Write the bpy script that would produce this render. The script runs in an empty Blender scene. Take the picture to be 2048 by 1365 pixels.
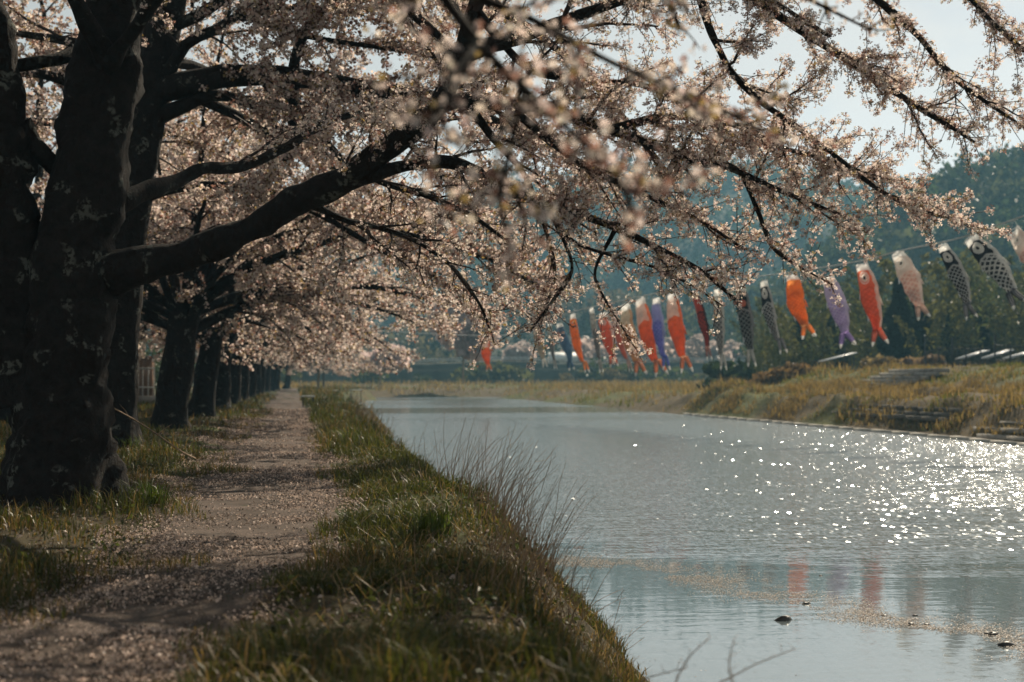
import bpy, math
import numpy as np
from mathutils import Vector, Matrix, Euler

R = math.radians
scene = bpy.context.scene
col = scene.collection

# ------------------------------------------------------------------ camera
FPX, CX, CY = 2844.4, 1024.0, 682.5           # 50 mm on 36 mm, in photo pixels
YAW, PITCH, EYE = R(8.78), R(1.52), 1.3
cam_d = bpy.data.cameras.new("camera")
cam = bpy.data.objects.new("camera", cam_d)
col.objects.link(cam)
cam.location = (0, 0, EYE)
cam.rotation_euler = Euler((R(90) + PITCH, 0, -YAW), 'XYZ')
cam_d.sensor_width = 36.0
cam_d.lens = 50.0
cam_d.clip_start = 0.05
cam_d.clip_end = 4000
cam_d.dof.use_dof = True
cam_d.dof.focus_distance = 14.5
cam_d.dof.aperture_fstop = 1.8
scene.camera = cam

# ------------------------------------------------------------------ sky, sun, exposure
SUN_AZ, SUN_EL = R(8.78 + 25.5), R(38.0)      # azimuth from +Y towards +X
world = bpy.data.worlds.new("World")
scene.world = world
world.use_nodes = True
wn, wl = world.node_tree.nodes, world.node_tree.links
wn.clear()
w_out = wn.new("ShaderNodeOutputWorld")
w_bg = wn.new("ShaderNodeBackground")
w_sky = wn.new("ShaderNodeTexSky")
w_sky.sky_type = 'NISHITA'
w_sky.sun_disc = False
w_sky.sun_elevation = SUN_EL
w_sky.sun_rotation = SUN_AZ
w_sky.air_density = 1.0
w_sky.dust_density = 0.35
w_sky.ozone_density = 1.0
w_geo = wn.new("ShaderNodeTexCoord")
w_map = wn.new("ShaderNodeMapping")
w_map.inputs["Scale"].default_value = (1.0, 1.0, 2.6)
w_noise = wn.new("ShaderNodeTexNoise")
w_noise.inputs["Scale"].default_value = 2.3
w_noise.inputs["Detail"].default_value = 6
w_noise.inputs["Roughness"].default_value = 0.55
w_ramp = wn.new("ShaderNodeValToRGB")
w_ramp.color_ramp.elements[0].position = 0.18
w_ramp.color_ramp.elements[1].position = 0.48
w_mix = wn.new("ShaderNodeMix")
w_mix.data_type = 'RGBA'
w_bw = wn.new("ShaderNodeRGBToBW")            # thin cloud veil: the sky's own light, whitened
w_tint = wn.new("ShaderNodeMix")
w_tint.data_type = 'RGBA'
w_tint.blend_type = 'MULTIPLY'
w_tint.inputs["Factor"].default_value = 1.0
w_tint.inputs["B"].default_value = (1.46, 1.44, 1.40, 1)
wl.new(w_sky.outputs["Color"], w_bw.inputs["Color"])
wl.new(w_bw.outputs["Val"], w_tint.inputs["A"])
wl.new(w_tint.outputs["Result"], w_mix.inputs["B"])
wl.new(w_geo.outputs["Generated"], w_map.inputs["Vector"])
wl.new(w_map.outputs["Vector"], w_noise.inputs["Vector"])
wl.new(w_noise.outputs["Fac"], w_ramp.inputs["Fac"])
wl.new(w_ramp.outputs["Color"], w_mix.inputs["Factor"])
wl.new(w_sky.outputs["Color"], w_mix.inputs["A"])
wl.new(w_mix.outputs["Result"], w_bg.inputs["Color"])
w_bg.inputs["Strength"].default_value = 0.068
wl.new(w_bg.outputs["Background"], w_out.inputs["Surface"])

sun_d = bpy.data.lights.new("sun", 'SUN')
sun = bpy.data.objects.new("sun", sun_d)
col.objects.link(sun)
sun_d.energy = 5.0
sun_d.angle = R(0.53)
sun_d.color = (1.0, 0.87, 0.68)
sdir = Vector((math.sin(SUN_AZ) * math.cos(SUN_EL), math.cos(SUN_AZ) * math.cos(SUN_EL), math.sin(SUN_EL)))
sun.rotation_euler = sdir.to_track_quat('Z', 'Y').to_euler()
sun.location = sdir * 60

scene.view_settings.view_transform = 'Standard'
scene.view_settings.look = 'None'
scene.view_settings.gamma = 1.0
scene.view_settings.exposure = 0.45
scene.view_settings.use_curve_mapping = False
cy = scene.cycles
cy.max_bounces = 6
cy.diffuse_bounces = 3
cy.glossy_bounces = 3
cy.transmission_bounces = 4
cy.transparent_max_bounces = 6
cy.volume_bounces = 0
cy.caustics_reflective = False
cy.caustics_refractive = False
cy.sample_clamp_indirect = 6.0
cy.use_denoising = True
cy.denoiser = 'OPENIMAGEDENOISE'
cy.use_adaptive_sampling = True
cy.adaptive_threshold = 0.02

# ------------------------------------------------------------------ projection helpers
FW = np.array([math.sin(YAW) * math.cos(PITCH), math.cos(YAW) * math.cos(PITCH), math.sin(PITCH)])
RT = np.array([math.cos(YAW), -math.sin(YAW), 0.0])
UP = np.cross(RT, FW)
CAM = np.array([0, 0, EYE])


def ray(px, py):
    return FW * FPX + RT * (px - CX) - UP * (py - CY)


def at(px, py, Y):
    """world point seen at a photo pixel, at distance Y along the path"""
    d = ray(px, py)
    return CAM + d * (Y / d[1])


def at_z(px, py, z):
    d = ray(px, py)
    return CAM + d * ((z - EYE) / d[2])


# ------------------------------------------------------------------ mesh helpers
def _hash(ix, iy, iz, seed):
    h = (ix * 374761393 + iy * 668265263 + iz * 2147483647 * 3 + seed * 1274126177) & 0xFFFFFFFF
    h = ((h ^ (h >> 13)) * 1274126177) & 0xFFFFFFFF
    h = h ^ (h >> 16)
    return (h & 0xFFFF) / 65535.0


def vnoise(p, seed=0):
    p = np.asarray(p, float)
    i = np.floor(p).astype(np.int64)
    f = p - i
    f = f * f * (3 - 2 * f)
    out = 0
    for dx in (0, 1):
        wx = f[..., 0] if dx else 1 - f[..., 0]
        for dy in (0, 1):
            wy = f[..., 1] if dy else 1 - f[..., 1]
            for dz in (0, 1):
                wz = f[..., 2] if dz else 1 - f[..., 2]
                out = out + wx * wy * wz * _hash(i[..., 0] + dx, i[..., 1] + dy, i[..., 2] + dz, seed)
    return out * 2 - 1


def fbm(p, seed=0, octv=3):
    a, s, out = 1.0, 1.0, 0
    for k in range(octv):
        out = out + a * vnoise(np.asarray(p) * s, seed + k * 17)
        a *= 0.5
        s *= 2.03
    return out


def n2(x, y, sc, seed=0, octv=3):
    return fbm(np.stack([np.asarray(x) * sc, np.asarray(y) * sc, np.zeros_like(x)], -1), seed, octv)


def mesh_obj(name, V, faces, mat, parent=None, loc=None, colors=None, smooth=False, uv=None, kind=None):
    """faces: list of int arrays (n,3) or (n,4); V in world space; loc: origin."""
    V = np.asarray(V, dtype=np.float64)
    if loc is None:
        loc = np.array(parent.matrix_basis.translation) if parent is not None else np.zeros(3)
        own = np.zeros(3)
    else:
        own = np.asarray(loc, float)
        loc = own
    me = bpy.data.meshes.new(name)
    faces = [np.asarray(f, dtype=np.int32) for f in faces if len(f)]
    nl = sum(f.size for f in faces)
    npoly = sum(len(f) for f in faces)
    me.vertices.add(len(V))
    me.vertices.foreach_set("co", (V - loc).astype(np.float32).ravel())
    me.loops.add(nl)
    me.polygons.add(npoly)
    li = np.concatenate([f.ravel() for f in faces])
    me.loops.foreach_set("vertex_index", li)
    sizes = np.concatenate([np.full(len(f), f.shape[1], np.int32) for f in faces])
    starts = np.concatenate([[0], np.cumsum(sizes)[:-1]]).astype(np.int32)
    me.polygons.foreach_set("loop_start", starts)
    if smooth:
        me.polygons.foreach_set("use_smooth", np.ones(npoly, bool))
    me.update(calc_edges=True)
    if colors is not None:
        c = np.ones((len(V), 4), np.float32)
        c[:, :3] = colors
        at_ = me.color_attributes.new("Col", 'FLOAT_COLOR', 'POINT')
        at_.data.foreach_set("color", c.ravel())
    if uv is not None:
        ul = me.uv_layers.new(name="UVMap")
        ul.data.foreach_set("uv", np.asarray(uv, np.float32)[li].ravel())
    if mat is not None:
        me.materials.append(mat)
    o = bpy.data.objects.new(name, me)
    col.objects.link(o)
    if parent is not None:
        o.parent = parent
    else:
        o.location = own
    if kind:
        o["kind"] = kind
    return o


def tag(o, label, cat=None, group=None, kind=None):
    o["label"] = label
    if cat:
        o["category"] = cat
    if group:
        o["group"] = group
    if kind:
        o["kind"] = kind
    return o


def thing(name, loc, label, cat, group=None):
    o = bpy.data.objects.new(name, None)
    o.empty_display_size = 0.3
    o.location = tuple(float(v) for v in loc)
    col.objects.link(o)
    return tag(o, label, cat, group)


def copy_tree(src, loc, rz=0.0, s=1.0, label=None):
    r = src.copy()
    col.objects.link(r)
    r.location = tuple(float(v) for v in loc)
    r.rotation_euler = (0, 0, rz)
    r.scale = (s, s, s)
    if label:
        r["label"] = label
    for ch in list(src.children):
        c = ch.copy()
        col.objects.link(c)
        c.parent = r
        for g in ch.children:
            d = g.copy()
            col.objects.link(d)
            d.parent = c
    return r


class MB:
    """collects simple solids into one mesh"""
    def __init__(self):
        self.V, self.Q, self.T, self.n = [], [], [], 0

    def add(self, V, Q=None, T=None):
        V = np.asarray(V, float)
        self.V.append(V)
        if Q is not None and len(Q):
            self.Q.append(np.asarray(Q, int) + self.n)
        if T is not None and len(T):
            self.T.append(np.asarray(T, int) + self.n)
        self.n += len(V)

    def box(self, c, size, ax=None):
        """c centre, size full extents, ax 3x3 rows = local axes"""
        s = np.asarray(size, float) / 2
        b = np.array([[x, y, z] for x in (-1, 1) for y in (-1, 1) for z in (-1, 1)], float) * s
        if ax is not None:
            b = b @ np.asarray(ax, float)
        self.add(b + np.asarray(c, float),
                 [[0, 1, 3, 2], [4, 6, 7, 5], [0, 4, 5, 1], [2, 3, 7, 6], [0, 2, 6, 4], [1, 5, 7, 3]])

    def beam(self, a, b, w, h=None):
        a, b = np.asarray(a, float), np.asarray(b, float)
        h = h or w
        d = b - a
        L = np.linalg.norm(d)
        d = d / L
        up = np.array([0, 0, 1.0]) if abs(d[2]) < 0.95 else np.array([0, 1.0, 0])
        s = np.cross(d, up)
        s /= np.linalg.norm(s)
        u = np.cross(s, d)
        self.box((a + b) / 2, (L, w, h), np.stack([d, s, u]))

    def tube(self, P, rad, sides=6, rough=0.0, cap=True, seed=0, flare=None):
        P = np.asarray(P, float)
        rad = np.broadcast_to(np.asarray(rad, float), (len(P),))
        n = len(P)
        T = np.gradient(P, axis=0)
        T /= np.linalg.norm(T, axis=1)[:, None] + 1e-12
        ref = np.array([0.0, 0, 1]) if abs(T[0][2]) < 0.9 else np.array([1.0, 0, 0])
        S = np.zeros_like(P)
        s = np.cross(T[0], ref)
        s /= np.linalg.norm(s)
        for i in range(n):
            s = s - T[i] * np.dot(s, T[i])
            s = s / (np.linalg.norm(s) + 1e-12)
            S[i] = s
        B = np.cross(T, S)
        a = np.arange(sides) * 2 * math.pi / sides
        ring = np.cos(a)[None, :, None] * S[:, None, :] + np.sin(a)[None, :, None] * B[:, None, :]
        rr = rad[:, None] * np.ones(sides)[None, :]
        if rough:
            q = P[:, None, :] + ring * rad[:, None, None]
            rr = rr * (1 + rough * fbm(q * 2.6, seed, 2) + 0.45 * rough * fbm(q * 9.0, seed + 5, 2))
        if rough > 0.15:
            rr = rr * (1 + 0.16 * rough * fbm(q * np.array([24.0, 24.0, 13.0]), seed + 9, 2))
        if flare is not None:
            rr = rr * flare(P, a)
        V = (P[:, None, :] + ring * rr[:, :, None]).reshape(-1, 3)
        i0 = np.arange(n - 1)[:, None] * sides
        j = np.arange(sides)[None, :]
        j2 = (j + 1) % sides
        Q = np.stack([i0 + j, i0 + j2, i0 + sides + j2, i0 + sides + j], -1).reshape(-1, 4)
        Tt = None
        if cap:
            V = np.vstack([V, P[-1:]])
            k = (n - 1) * sides
            Tt = [[k + i, k + (i + 1) % sides, n * sides] for i in range(sides)]
        self.add(V, Q, Tt)

    def build(self, name, mat, parent=None, loc=None, smooth=False, kind=None):
        fs = []
        if self.Q:
            fs.append(np.concatenate(self.Q))
        if self.T:
            fs.append(np.concatenate(self.T))
        return mesh_obj(name, np.concatenate(self.V), fs, mat, parent, loc, smooth=smooth, kind=kind)


def spline(pts, n):
    """Catmull-Rom resample of (k,d) points to n"""
    p = np.asarray(pts, float)
    k = len(p)
    q = np.vstack([2 * p[0] - p[1], p, 2 * p[-1] - p[-2]])
    t = np.linspace(0, k - 1 - 1e-6, n)
    i = t.astype(int)
    f = (t - i)[:, None]
    a, b, c, d = q[i], q[i + 1], q[i + 2], q[i + 3]
    return 0.5 * (2 * b + (c - a) * f + (2 * a - 5 * b + 4 * c - d) * f ** 2 + (3 * b - a - 3 * c + d) * f ** 3)


def unit(v):
    v = np.asarray(v, float)
    return v / (np.linalg.norm(v, axis=-1, keepdims=True) + 1e-12)


# ------------------------------------------------------------------ materials
def new_mat(name):
    m = bpy.data.materials.new(name)
    m.use_nodes = True
    n = m.node_tree.nodes
    n.clear()
    out = n.new("ShaderNodeOutputMaterial")
    return m, n, m.node_tree.links, out


def mat_plain(name, c, rough=0.8, var=0.15, scale=8.0, bump=0.0, metal=0.0):
    m, n, l, out = new_mat(name)
    p = n.new("ShaderNodeBsdfPrincipled")
    p.inputs["Roughness"].default_value = rough
    p.inputs["Metallic"].default_value = metal
    p.inputs["Specular IOR Level"].default_value = 0.25
    tc = n.new("ShaderNodeTexCoord")
    nz = n.new("ShaderNodeTexNoise")
    nz.inputs["Scale"].default_value = scale
    nz.inputs["Detail"].default_value = 6
    rp = n.new("ShaderNodeValToRGB")
    rp.color_ramp.elements[0].position = 0.3
    rp.color_ramp.elements[1].position = 0.7
    rp.color_ramp.elements[0].color = (*[x * (1 - var) for x in c], 1)
    rp.color_ramp.elements[1].color = (*[min(1, x * (1 + var)) for x in c], 1)
    l.new(tc.outputs["Object"], nz.inputs["Vector"])
    l.new(nz.outputs["Fac"], rp.inputs["Fac"])
    l.new(rp.outputs["Color"], p.inputs["Base Color"])
    if bump:
        b = n.new("ShaderNodeBump")
        b.inputs["Strength"].default_value = bump
        b.inputs["Distance"].default_value = 0.03
        l.new(nz.outputs["Fac"], b.inputs["Height"])
        l.new(b.outputs["Normal"], p.inputs["Normal"])
    l.new(p.outputs["BSDF"], out.inputs["Surface"])
    return m


def mat_leafy(name, transl=0.5, gloss=0.0, mul=(1, 1, 1)):
    """thin leaf / petal material coloured by the point attribute Col"""
    m, n, l, out = new_mat(name)
    a = n.new("ShaderNodeAttribute")
    a.attribute_name = "Col"
    d = n.new("ShaderNodeBsdfDiffuse")
    t = n.new("ShaderNodeBsdfTranslucent")
    mx = n.new("ShaderNodeMixShader")
    mx.inputs[0].default_value = transl
    mu = n.new("ShaderNodeMix")
    mu.data_type = 'RGBA'
    mu.blend_type = 'MULTIPLY'
    mu.inputs["Factor"].default_value = 1.0
    mu.inputs["B"].default_value = (*mul, 1)
    l.new(a.outputs["Color"], d.inputs["Color"])
    l.new(a.outputs["Color"], mu.inputs["A"])
    l.new(mu.outputs["Result"], t.inputs["Color"])
    l.new(d.outputs["BSDF"], mx.inputs[1])
    l.new(t.outputs["BSDF"], mx.inputs[2])
    last = mx
    if gloss:
        g = n.new("ShaderNodeBsdfGlossy")
        g.inputs["Roughness"].default_value = 0.38
        g.inputs["Color"].default_value = (1, 1, 1, 1)
        m2 = n.new("ShaderNodeMixShader")
        m2.inputs[0].default_value = gloss
        l.new(mx.outputs[0], m2.inputs[1])
        l.new(g.outputs[0], m2.inputs[2])
        last = m2
    l.new(last.outputs[0], out.inputs["Surface"])
    return m


def mat_bark():
    m, n, l, out = new_mat("bark")
    p = n.new("ShaderNodeBsdfPrincipled")
    p.inputs["Roughness"].default_value = 0.9
    p.inputs["Specular IOR Level"].default_value = 0.15
    tc = n.new("ShaderNodeTexCoord")
    n1 = n.new("ShaderNodeTexNoise")
    n1.inputs["Scale"].default_value = 11
    n1.inputs["Detail"].default_value = 8
    n1.inputs["Roughness"].default_value = 0.65
    rp = n.new("ShaderNodeValToRGB")
    rp.color_ramp.elements[0].color = (0.012, 0.010, 0.009, 1)
    rp.color_ramp.elements[1].color = (0.028, 0.023, 0.020, 1)
    rp.color_ramp.elements[0].position = 0.35
    rp.color_ramp.elements[1].position = 0.68
    # horizontal lenticel bands
    mp = n.new("ShaderNodeMapping")
    mp.inputs["Scale"].default_value = (9.0, 9.0, 3.2)
    n2_ = n.new("ShaderNodeTexNoise")
    n2_.inputs["Scale"].default_value = 1.6
    n2_.inputs["Detail"].default_value = 7
    n2_.inputs["Roughness"].default_value = 0.7
    # lichen blotches
    v = n.new("ShaderNodeTexNoise")
    v.inputs["Scale"].default_value = 4.2
    v.inputs["Detail"].default_value = 3
    v.inputs["Distortion"].default_value = 0.5
    vr = n.new("ShaderNodeValToRGB")
    vr.color_ramp.elements[0].position = 0.60
    vr.color_ramp.elements[1].position = 0.66
    v2 = n.new("ShaderNodeTexNoise")
    v2.inputs["Scale"].default_value = 22
    vr2 = n.new("ShaderNodeValToRGB")
    vr2.color_ramp.elements[0].position = 0.42
    vr2.color_ramp.elements[1].position = 0.56
    mm = n.new("ShaderNodeMath")
    mm.operation = 'MULTIPLY'
    mx = n.new("ShaderNodeMix")
    mx.data_type = 'RGBA'
    mx.inputs["B"].default_value = (0.13, 0.135, 0.115, 1)
    add = n.new("ShaderNodeMath")
    add.operation = 'ADD'
    b = n.new("ShaderNodeBump")
    b.inputs["Strength"].default_value = 0.9
    b.inputs["Distance"].default_value = 0.07
    l.new(tc.outputs["Object"], n1.inputs["Vector"])
    l.new(tc.outputs["Object"], mp.inputs["Vector"])
    l.new(mp.outputs["Vector"], n2_.inputs["Vector"])
    l.new(tc.outputs["Object"], v.inputs["Vector"])
    l.new(tc.outputs["Object"], v2.inputs["Vector"])
    l.new(n1.outputs["Fac"], rp.inputs["Fac"])
    l.new(v.outputs["Fac"], vr.inputs["Fac"])
    l.new(v2.outputs["Fac"], vr2.inputs["Fac"])
    l.new(vr.outputs["Color"], mm.inputs[0])
    l.new(vr2.outputs["Color"], mm.inputs[1])
    l.new(mm.outputs[0], mx.inputs["Factor"])
    l.new(rp.outputs["Color"], mx.inputs["A"])
    l.new(mx.outputs["Result"], p.inputs["Base Color"])
    l.new(n1.outputs["Fac"], add.inputs[0])
    l.new(n2_.outputs["Fac"], add.inputs[1])
    l.new(add.outputs[0], b.inputs["Height"])
    l.new(b.outputs["Normal"], p.inputs["Normal"])
    l.new(p.outputs["BSDF"], out.inputs["Surface"])
    return m


def mat_ground():
    """soil and moss under the grass, tan on the far shores"""
    m, n, l, out = new_mat("soil")
    p = n.new("ShaderNodeBsdfPrincipled")
    p.inputs["Roughness"].default_value = 0.95
    p.inputs["Specular IOR Level"].default_value = 0.1
    tc = n.new("ShaderNodeTexCoord")
    a = n.new("ShaderNodeAttribute")
    a.attribute_name = "Col"
    n1 = n.new("ShaderNodeTexNoise")
    n1.inputs["Scale"].default_value = 2.2
    n1.inputs["Detail"].default_value = 9
    n1.inputs["Roughness"].default_value = 0.7
    rp = n.new("ShaderNodeValToRGB")
    rp.color_ramp.elements[0].color = (0.45, 0.45, 0.45, 1)
    rp.color_ramp.elements[1].color = (1.5, 1.45, 1.35, 1)
    rp.color_ramp.elements[0].position = 0.3
    rp.color_ramp.elements[1].position = 0.72
    mu = n.new("ShaderNodeMix")
    mu.data_type = 'RGBA'
    mu.blend_type = 'MULTIPLY'
    mu.inputs["Factor"].default_value = 1.0
    b = n.new("ShaderNodeBump")
    b.inputs["Strength"].default_value = 0.8
    b.inputs["Distance"].default_value = 0.05
    l.new(tc.outputs["Object"], n1.inputs["Vector"])
    l.new(n1.outputs["Fac"], rp.inputs["Fac"])
    l.new(a.outputs["Color"], mu.inputs["A"])
    l.new(rp.outputs["Color"], mu.inputs["B"])
    l.new(mu.outputs["Result"], p.inputs["Base Color"])
    l.new(n1.outputs["Fac"], b.inputs["Height"])
    l.new(b.outputs["Normal"], p.inputs["Normal"])
    l.new(p.outputs["BSDF"], out.inputs["Surface"])
    return m


def mat_path():
    m, n, l, out = new_mat("petal_strewn_earth")
    p = n.new("ShaderNodeBsdfPrincipled")
    p.inputs["Roughness"].default_value = 0.92
    p.inputs["Specular IOR Level"].default_value = 0.15
    tc = n.new("ShaderNodeTexCoord")
    n1 = n.new("ShaderNodeTexNoise")
    n1.inputs["Scale"].default_value = 3.0
    n1.inputs["Detail"].default_value = 10
    n1.inputs["Roughness"].default_value = 0.7
    rp = n.new("ShaderNodeValToRGB")
    rp.color_ramp.elements[0].color = (0.045, 0.033, 0.026, 1)
    rp.color_ramp.elements[1].color = (0.105, 0.08, 0.064, 1)
    rp.color_ramp.elements[0].position = 0.33
    rp.color_ramp.elements[1].position = 0.66
    v = n.new("ShaderNodeTexVoronoi")            # trodden petals
    v.inputs["Scale"].default_value = 55
    vr = n.new("ShaderNodeValToRGB")
    vr.color_ramp.elements[0].color = (1, 1, 1, 1)
    vr.color_ramp.elements[1].color = (0, 0, 0, 1)
    vr.color_ramp.elements[0].position = 0.16
    vr.color_ramp.elements[1].position = 0.42
    n3 = n.new("ShaderNodeTexNoise")
    n3.inputs["Scale"].default_value = 1.3
    n3.inputs["Detail"].default_value = 5
    r3 = n.new("ShaderNodeValToRGB")
    r3.color_ramp.elements[0].position = 0.36
    r3.color_ramp.elements[1].position = 0.6
    mm = n.new("ShaderNodeMath")
    mm.operation = 'MULTIPLY'
    mx = n.new("ShaderNodeMix")
    mx.data_type = 'RGBA'
    mx.inputs["B"].default_value = (0.32, 0.245, 0.21, 1)
    b = n.new("ShaderNodeBump")
    b.inputs["Strength"].default_value = 0.9
    b.inputs["Distance"].default_value = 0.03
    for t in (n1, v, n3):
        l.new(tc.outputs["Object"], t.inputs["Vector"])
    l.new(n1.outputs["Fac"], rp.inputs["Fac"])
    l.new(v.outputs["Distance"], vr.inputs["Fac"])
    l.new(n3.outputs["Fac"], r3.inputs["Fac"])
    l.new(vr.outputs["Color"], mm.inputs[0])
    l.new(r3.outputs["Color"], mm.inputs[1])
    l.new(mm.outputs[0], mx.inputs["Factor"])
    l.new(rp.outputs["Color"], mx.inputs["A"])
    l.new(mx.outputs["Result"], p.inputs["Base Color"])
    l.new(n1.outputs["Fac"], b.inputs["Height"])
    l.new(b.outputs["Normal"], p.inputs["Normal"])
    l.new(p.outputs["BSDF"], out.inputs["Surface"])
    return m


def mat_water():
    m, n, l, out = new_mat("river_water")
    p = n.new("ShaderNodeBsdfPrincipled")
    p.inputs["Base Color"].default_value = (0.105, 0.13, 0.135, 1)
    p.inputs["Roughness"].default_value = 0.04
    p.inputs["IOR"].default_value = 1.50
    tc = n.new("ShaderNodeTexCoord")

    def noise(scale, sx, sy, detail, rough=0.5):
        mp = n.new("ShaderNodeMapping")
        mp.inputs["Scale"].default_value = (sx, sy, 1)
        t = n.new("ShaderNodeTexNoise")
        t.inputs["Scale"].default_value = scale
        t.inputs["Detail"].default_value = detail
        t.inputs["Roughness"].default_value = rough
        l.new(tc.outputs["Object"], mp.inputs["Vector"])
        l.new(mp.outputs["Vector"], t.inputs["Vector"])
        return t

    def math2(op, a, b):
        x = n.new("ShaderNodeMath")
        x.operation = op
        for k, s in enumerate((a, b)):
            if isinstance(s, (int, float)):
                x.inputs[k].default_value = s
            else:
                l.new(s, x.inputs[k])
        return x.outputs[0]

    w1 = noise(3.4, 0.55, 1.5, 3)      # wind ripples
    w2 = noise(11.0, 0.8, 1.1, 3)       # fine ripples
    w3 = noise(0.9, 0.6, 1.4, 2)        # slow swell
    sep = n.new("ShaderNodeSeparateXYZ")
    l.new(tc.outputs["Object"], sep.inputs[0])
    # calm water near the shore and in bands far upstream
    edge = noise(0.16, 0.6, 1.6, 4)
    yy = math2('ADD', sep.outputs["Y"], math2('MULTIPLY', math2('SUBTRACT', edge.outputs["Fac"], 0.5), 12.0))
    lee = math2('MULTIPLY', math2('MAXIMUM', math2('SUBTRACT', 9.0, sep.outputs["X"]), 0.0), 0.75)   # lee of the near bank
    yy = math2('SUBTRACT', yy, lee)
    mr = n.new("ShaderNodeMapRange")
    mr.inputs["From Min"].default_value = 16.0
    mr.inputs["From Max"].default_value = 26.0
    mr.inputs["To Min"].default_value = 0.035
    l.new(yy, mr.inputs["Value"])
    band = noise(0.035, 0.25, 1.4, 3)
    mr2 = n.new("ShaderNodeMapRange")
    mr2.inputs["From Min"].default_value = 0.44
    mr2.inputs["From Max"].default_value = 0.56
    mr2.inputs["To Min"].default_value = 0.12
    l.new(band.outputs["Fac"], mr2.inputs["Value"])
    far = n.new("ShaderNodeMapRange")
    far.inputs["From Min"].default_value = 75.0
    far.inputs["From Max"].default_value = 105.0
    l.new(sep.outputs["Y"], far.inputs["Value"])
    bandmix = math2('ADD', math2('MULTIPLY', mr2.outputs[0], far.outputs[0]),
                    math2('SUBTRACT', 1.0, far.outputs[0]))
    amp = math2('MULTIPLY', mr.outputs[0], bandmix)
    h = math2('ADD', math2('MULTIPLY', w1.outputs["Fac"], 0.066),
              math2('ADD', math2('MULTIPLY', w2.outputs["Fac"], 0.007), math2('MULTIPLY', w3.outputs["Fac"], 0.07)))
    h = math2('MULTIPLY', h, amp)
    l.new(math2('ADD', math2('MULTIPLY', amp, 0.12), 0.02), p.inputs["Roughness"])
    b = n.new("ShaderNodeBump")
    b.inputs["Strength"].default_value = 1.0
    b.inputs["Distance"].default_value = 1.0
    l.new(h, b.inputs["Height"])
    l.new(b.outputs["Normal"], p.inputs["Normal"])
    # small capillary facets: every cell a tiny mirror with its own tilt, they glint where they meet the sun
    mpf = n.new("ShaderNodeMapping")
    mpf.inputs["Scale"].default_value = (27.0, 10.0, 1)
    vf = n.new("ShaderNodeTexVoronoi")
    vf.voronoi_dimensions = '2D'
    vf.inputs["Scale"].default_value = 1.0
    l.new(tc.outputs["Object"], mpf.inputs["Vector"])
    l.new(mpf.outputs["Vector"], vf.inputs["Vector"])
    sc = n.new("ShaderNodeSeparateXYZ")
    l.new(vf.outputs["Color"], sc.inputs[0])
    ang = math2('MULTIPLY', sc.outputs["X"], 6.2832)
    mag = math2('MULTIPLY', math2('SQRT', math2('MULTIPLY', math2('LOGARITHM', math2('MAXIMUM', sc.outputs["Y"], 0.0005), 2.71828), -2.0), 0.0), 0.15)
    mag = math2('MULTIPLY', mag, math2('MINIMUM', math2('MULTIPLY', amp, 1.4), 1.0))
    cv = n.new("ShaderNodeCombineXYZ")
    l.new(math2('MULTIPLY', mag, math2('COSINE', ang, 0.0)), cv.inputs[0])
    l.new(math2('MULTIPLY', mag, math2('SINE', ang, 0.0)), cv.inputs[1])
    cv.inputs[2].default_value = 1.0
    nv = n.new("ShaderNodeVectorMath")
    nv.operation = 'NORMALIZE'
    l.new(cv.outputs[0], nv.inputs[0])
    g = n.new("ShaderNodeBsdfGlossy")
    g.inputs["Roughness"].default_value = 0.135
    g.inputs["Color"].default_value = (0.82, 0.85, 0.86, 1)
    l.new(nv.outputs[0], g.inputs["Normal"])
    mxs = n.new("ShaderNodeMixShader")
    mxs.inputs[0].default_value = 0.24
    l.new(p.outputs["BSDF"], mxs.inputs[1])
    l.new(g.outputs[0], mxs.inputs[2])
    l.new(mxs.outputs[0], out.inputs["Surface"])
    return m


M_bark = mat_bark()
M_twig = mat_plain("twig_bark", (0.035, 0.025, 0.022), 0.85, 0.3, 12)
M_blossom = mat_leafy("blossom", 0.62, 0.04, (1.0, 0.95, 0.895))
M_grass = mat_leafy("grass_blade", 0.42, 0.02, (1.15, 1.1, 0.6))
M_petal = mat_leafy("fallen_petal", 0.30, 0.015)
M_foliage = mat_leafy("foliage", 0.35, 0.02, (1.15, 1.15, 0.7))
M_soil = mat_ground()
M_path = mat_path()
M_water = mat_water()
M_concrete = mat_plain("concrete", (0.30, 0.28, 0.25), 0.9, 0.35, 2.5, 0.4)
M_kerb = mat_plain("pale_kerb", (0.48, 0.45, 0.40), 0.85, 0.25, 3, 0.3)
M_darkstone = mat_plain("dark_stone", (0.13, 0.12, 0.105), 0.9, 0.35, 3, 0.5)
M_rock = mat_plain("wet_rock", (0.06, 0.055, 0.05), 0.45, 0.4, 9, 0.6)
M_metal = mat_plain("dark_metal", (0.05, 0.055, 0.06), 0.5, 0.2, 6, 0, 0.4)
M_white = mat_plain("white_paint", (0.72, 0.72, 0.70), 0.6, 0.08, 5)
M_brown = mat_plain("brown_boards", (0.24, 0.15, 0.10), 0.8, 0.25, 4, 0.2)
M_roof = mat_plain("pale_sheet_roof", (0.62, 0.64, 0.66), 0.35, 0.12, 3)
M_rope = mat_plain("pale_rope", (0.55, 0.55, 0.52), 0.7, 0.15, 10)
M_dry = mat_plain("dry_stem", (0.25, 0.17, 0.105), 0.85, 0.3, 10)
M_hill = mat_plain("hill_soil", (0.05, 0.055, 0.035), 0.95, 0.3, 0.05)
M_house = mat_plain("house_wall", (0.50, 0.47, 0.43), 0.8, 0.12, 0.8)
M_dark_roof = mat_plain("tiled_roof", (0.10, 0.10, 0.11), 0.6, 0.25, 2)

# ------------------------------------------------------------------ terrain
WATER_Z = -1.2


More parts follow.
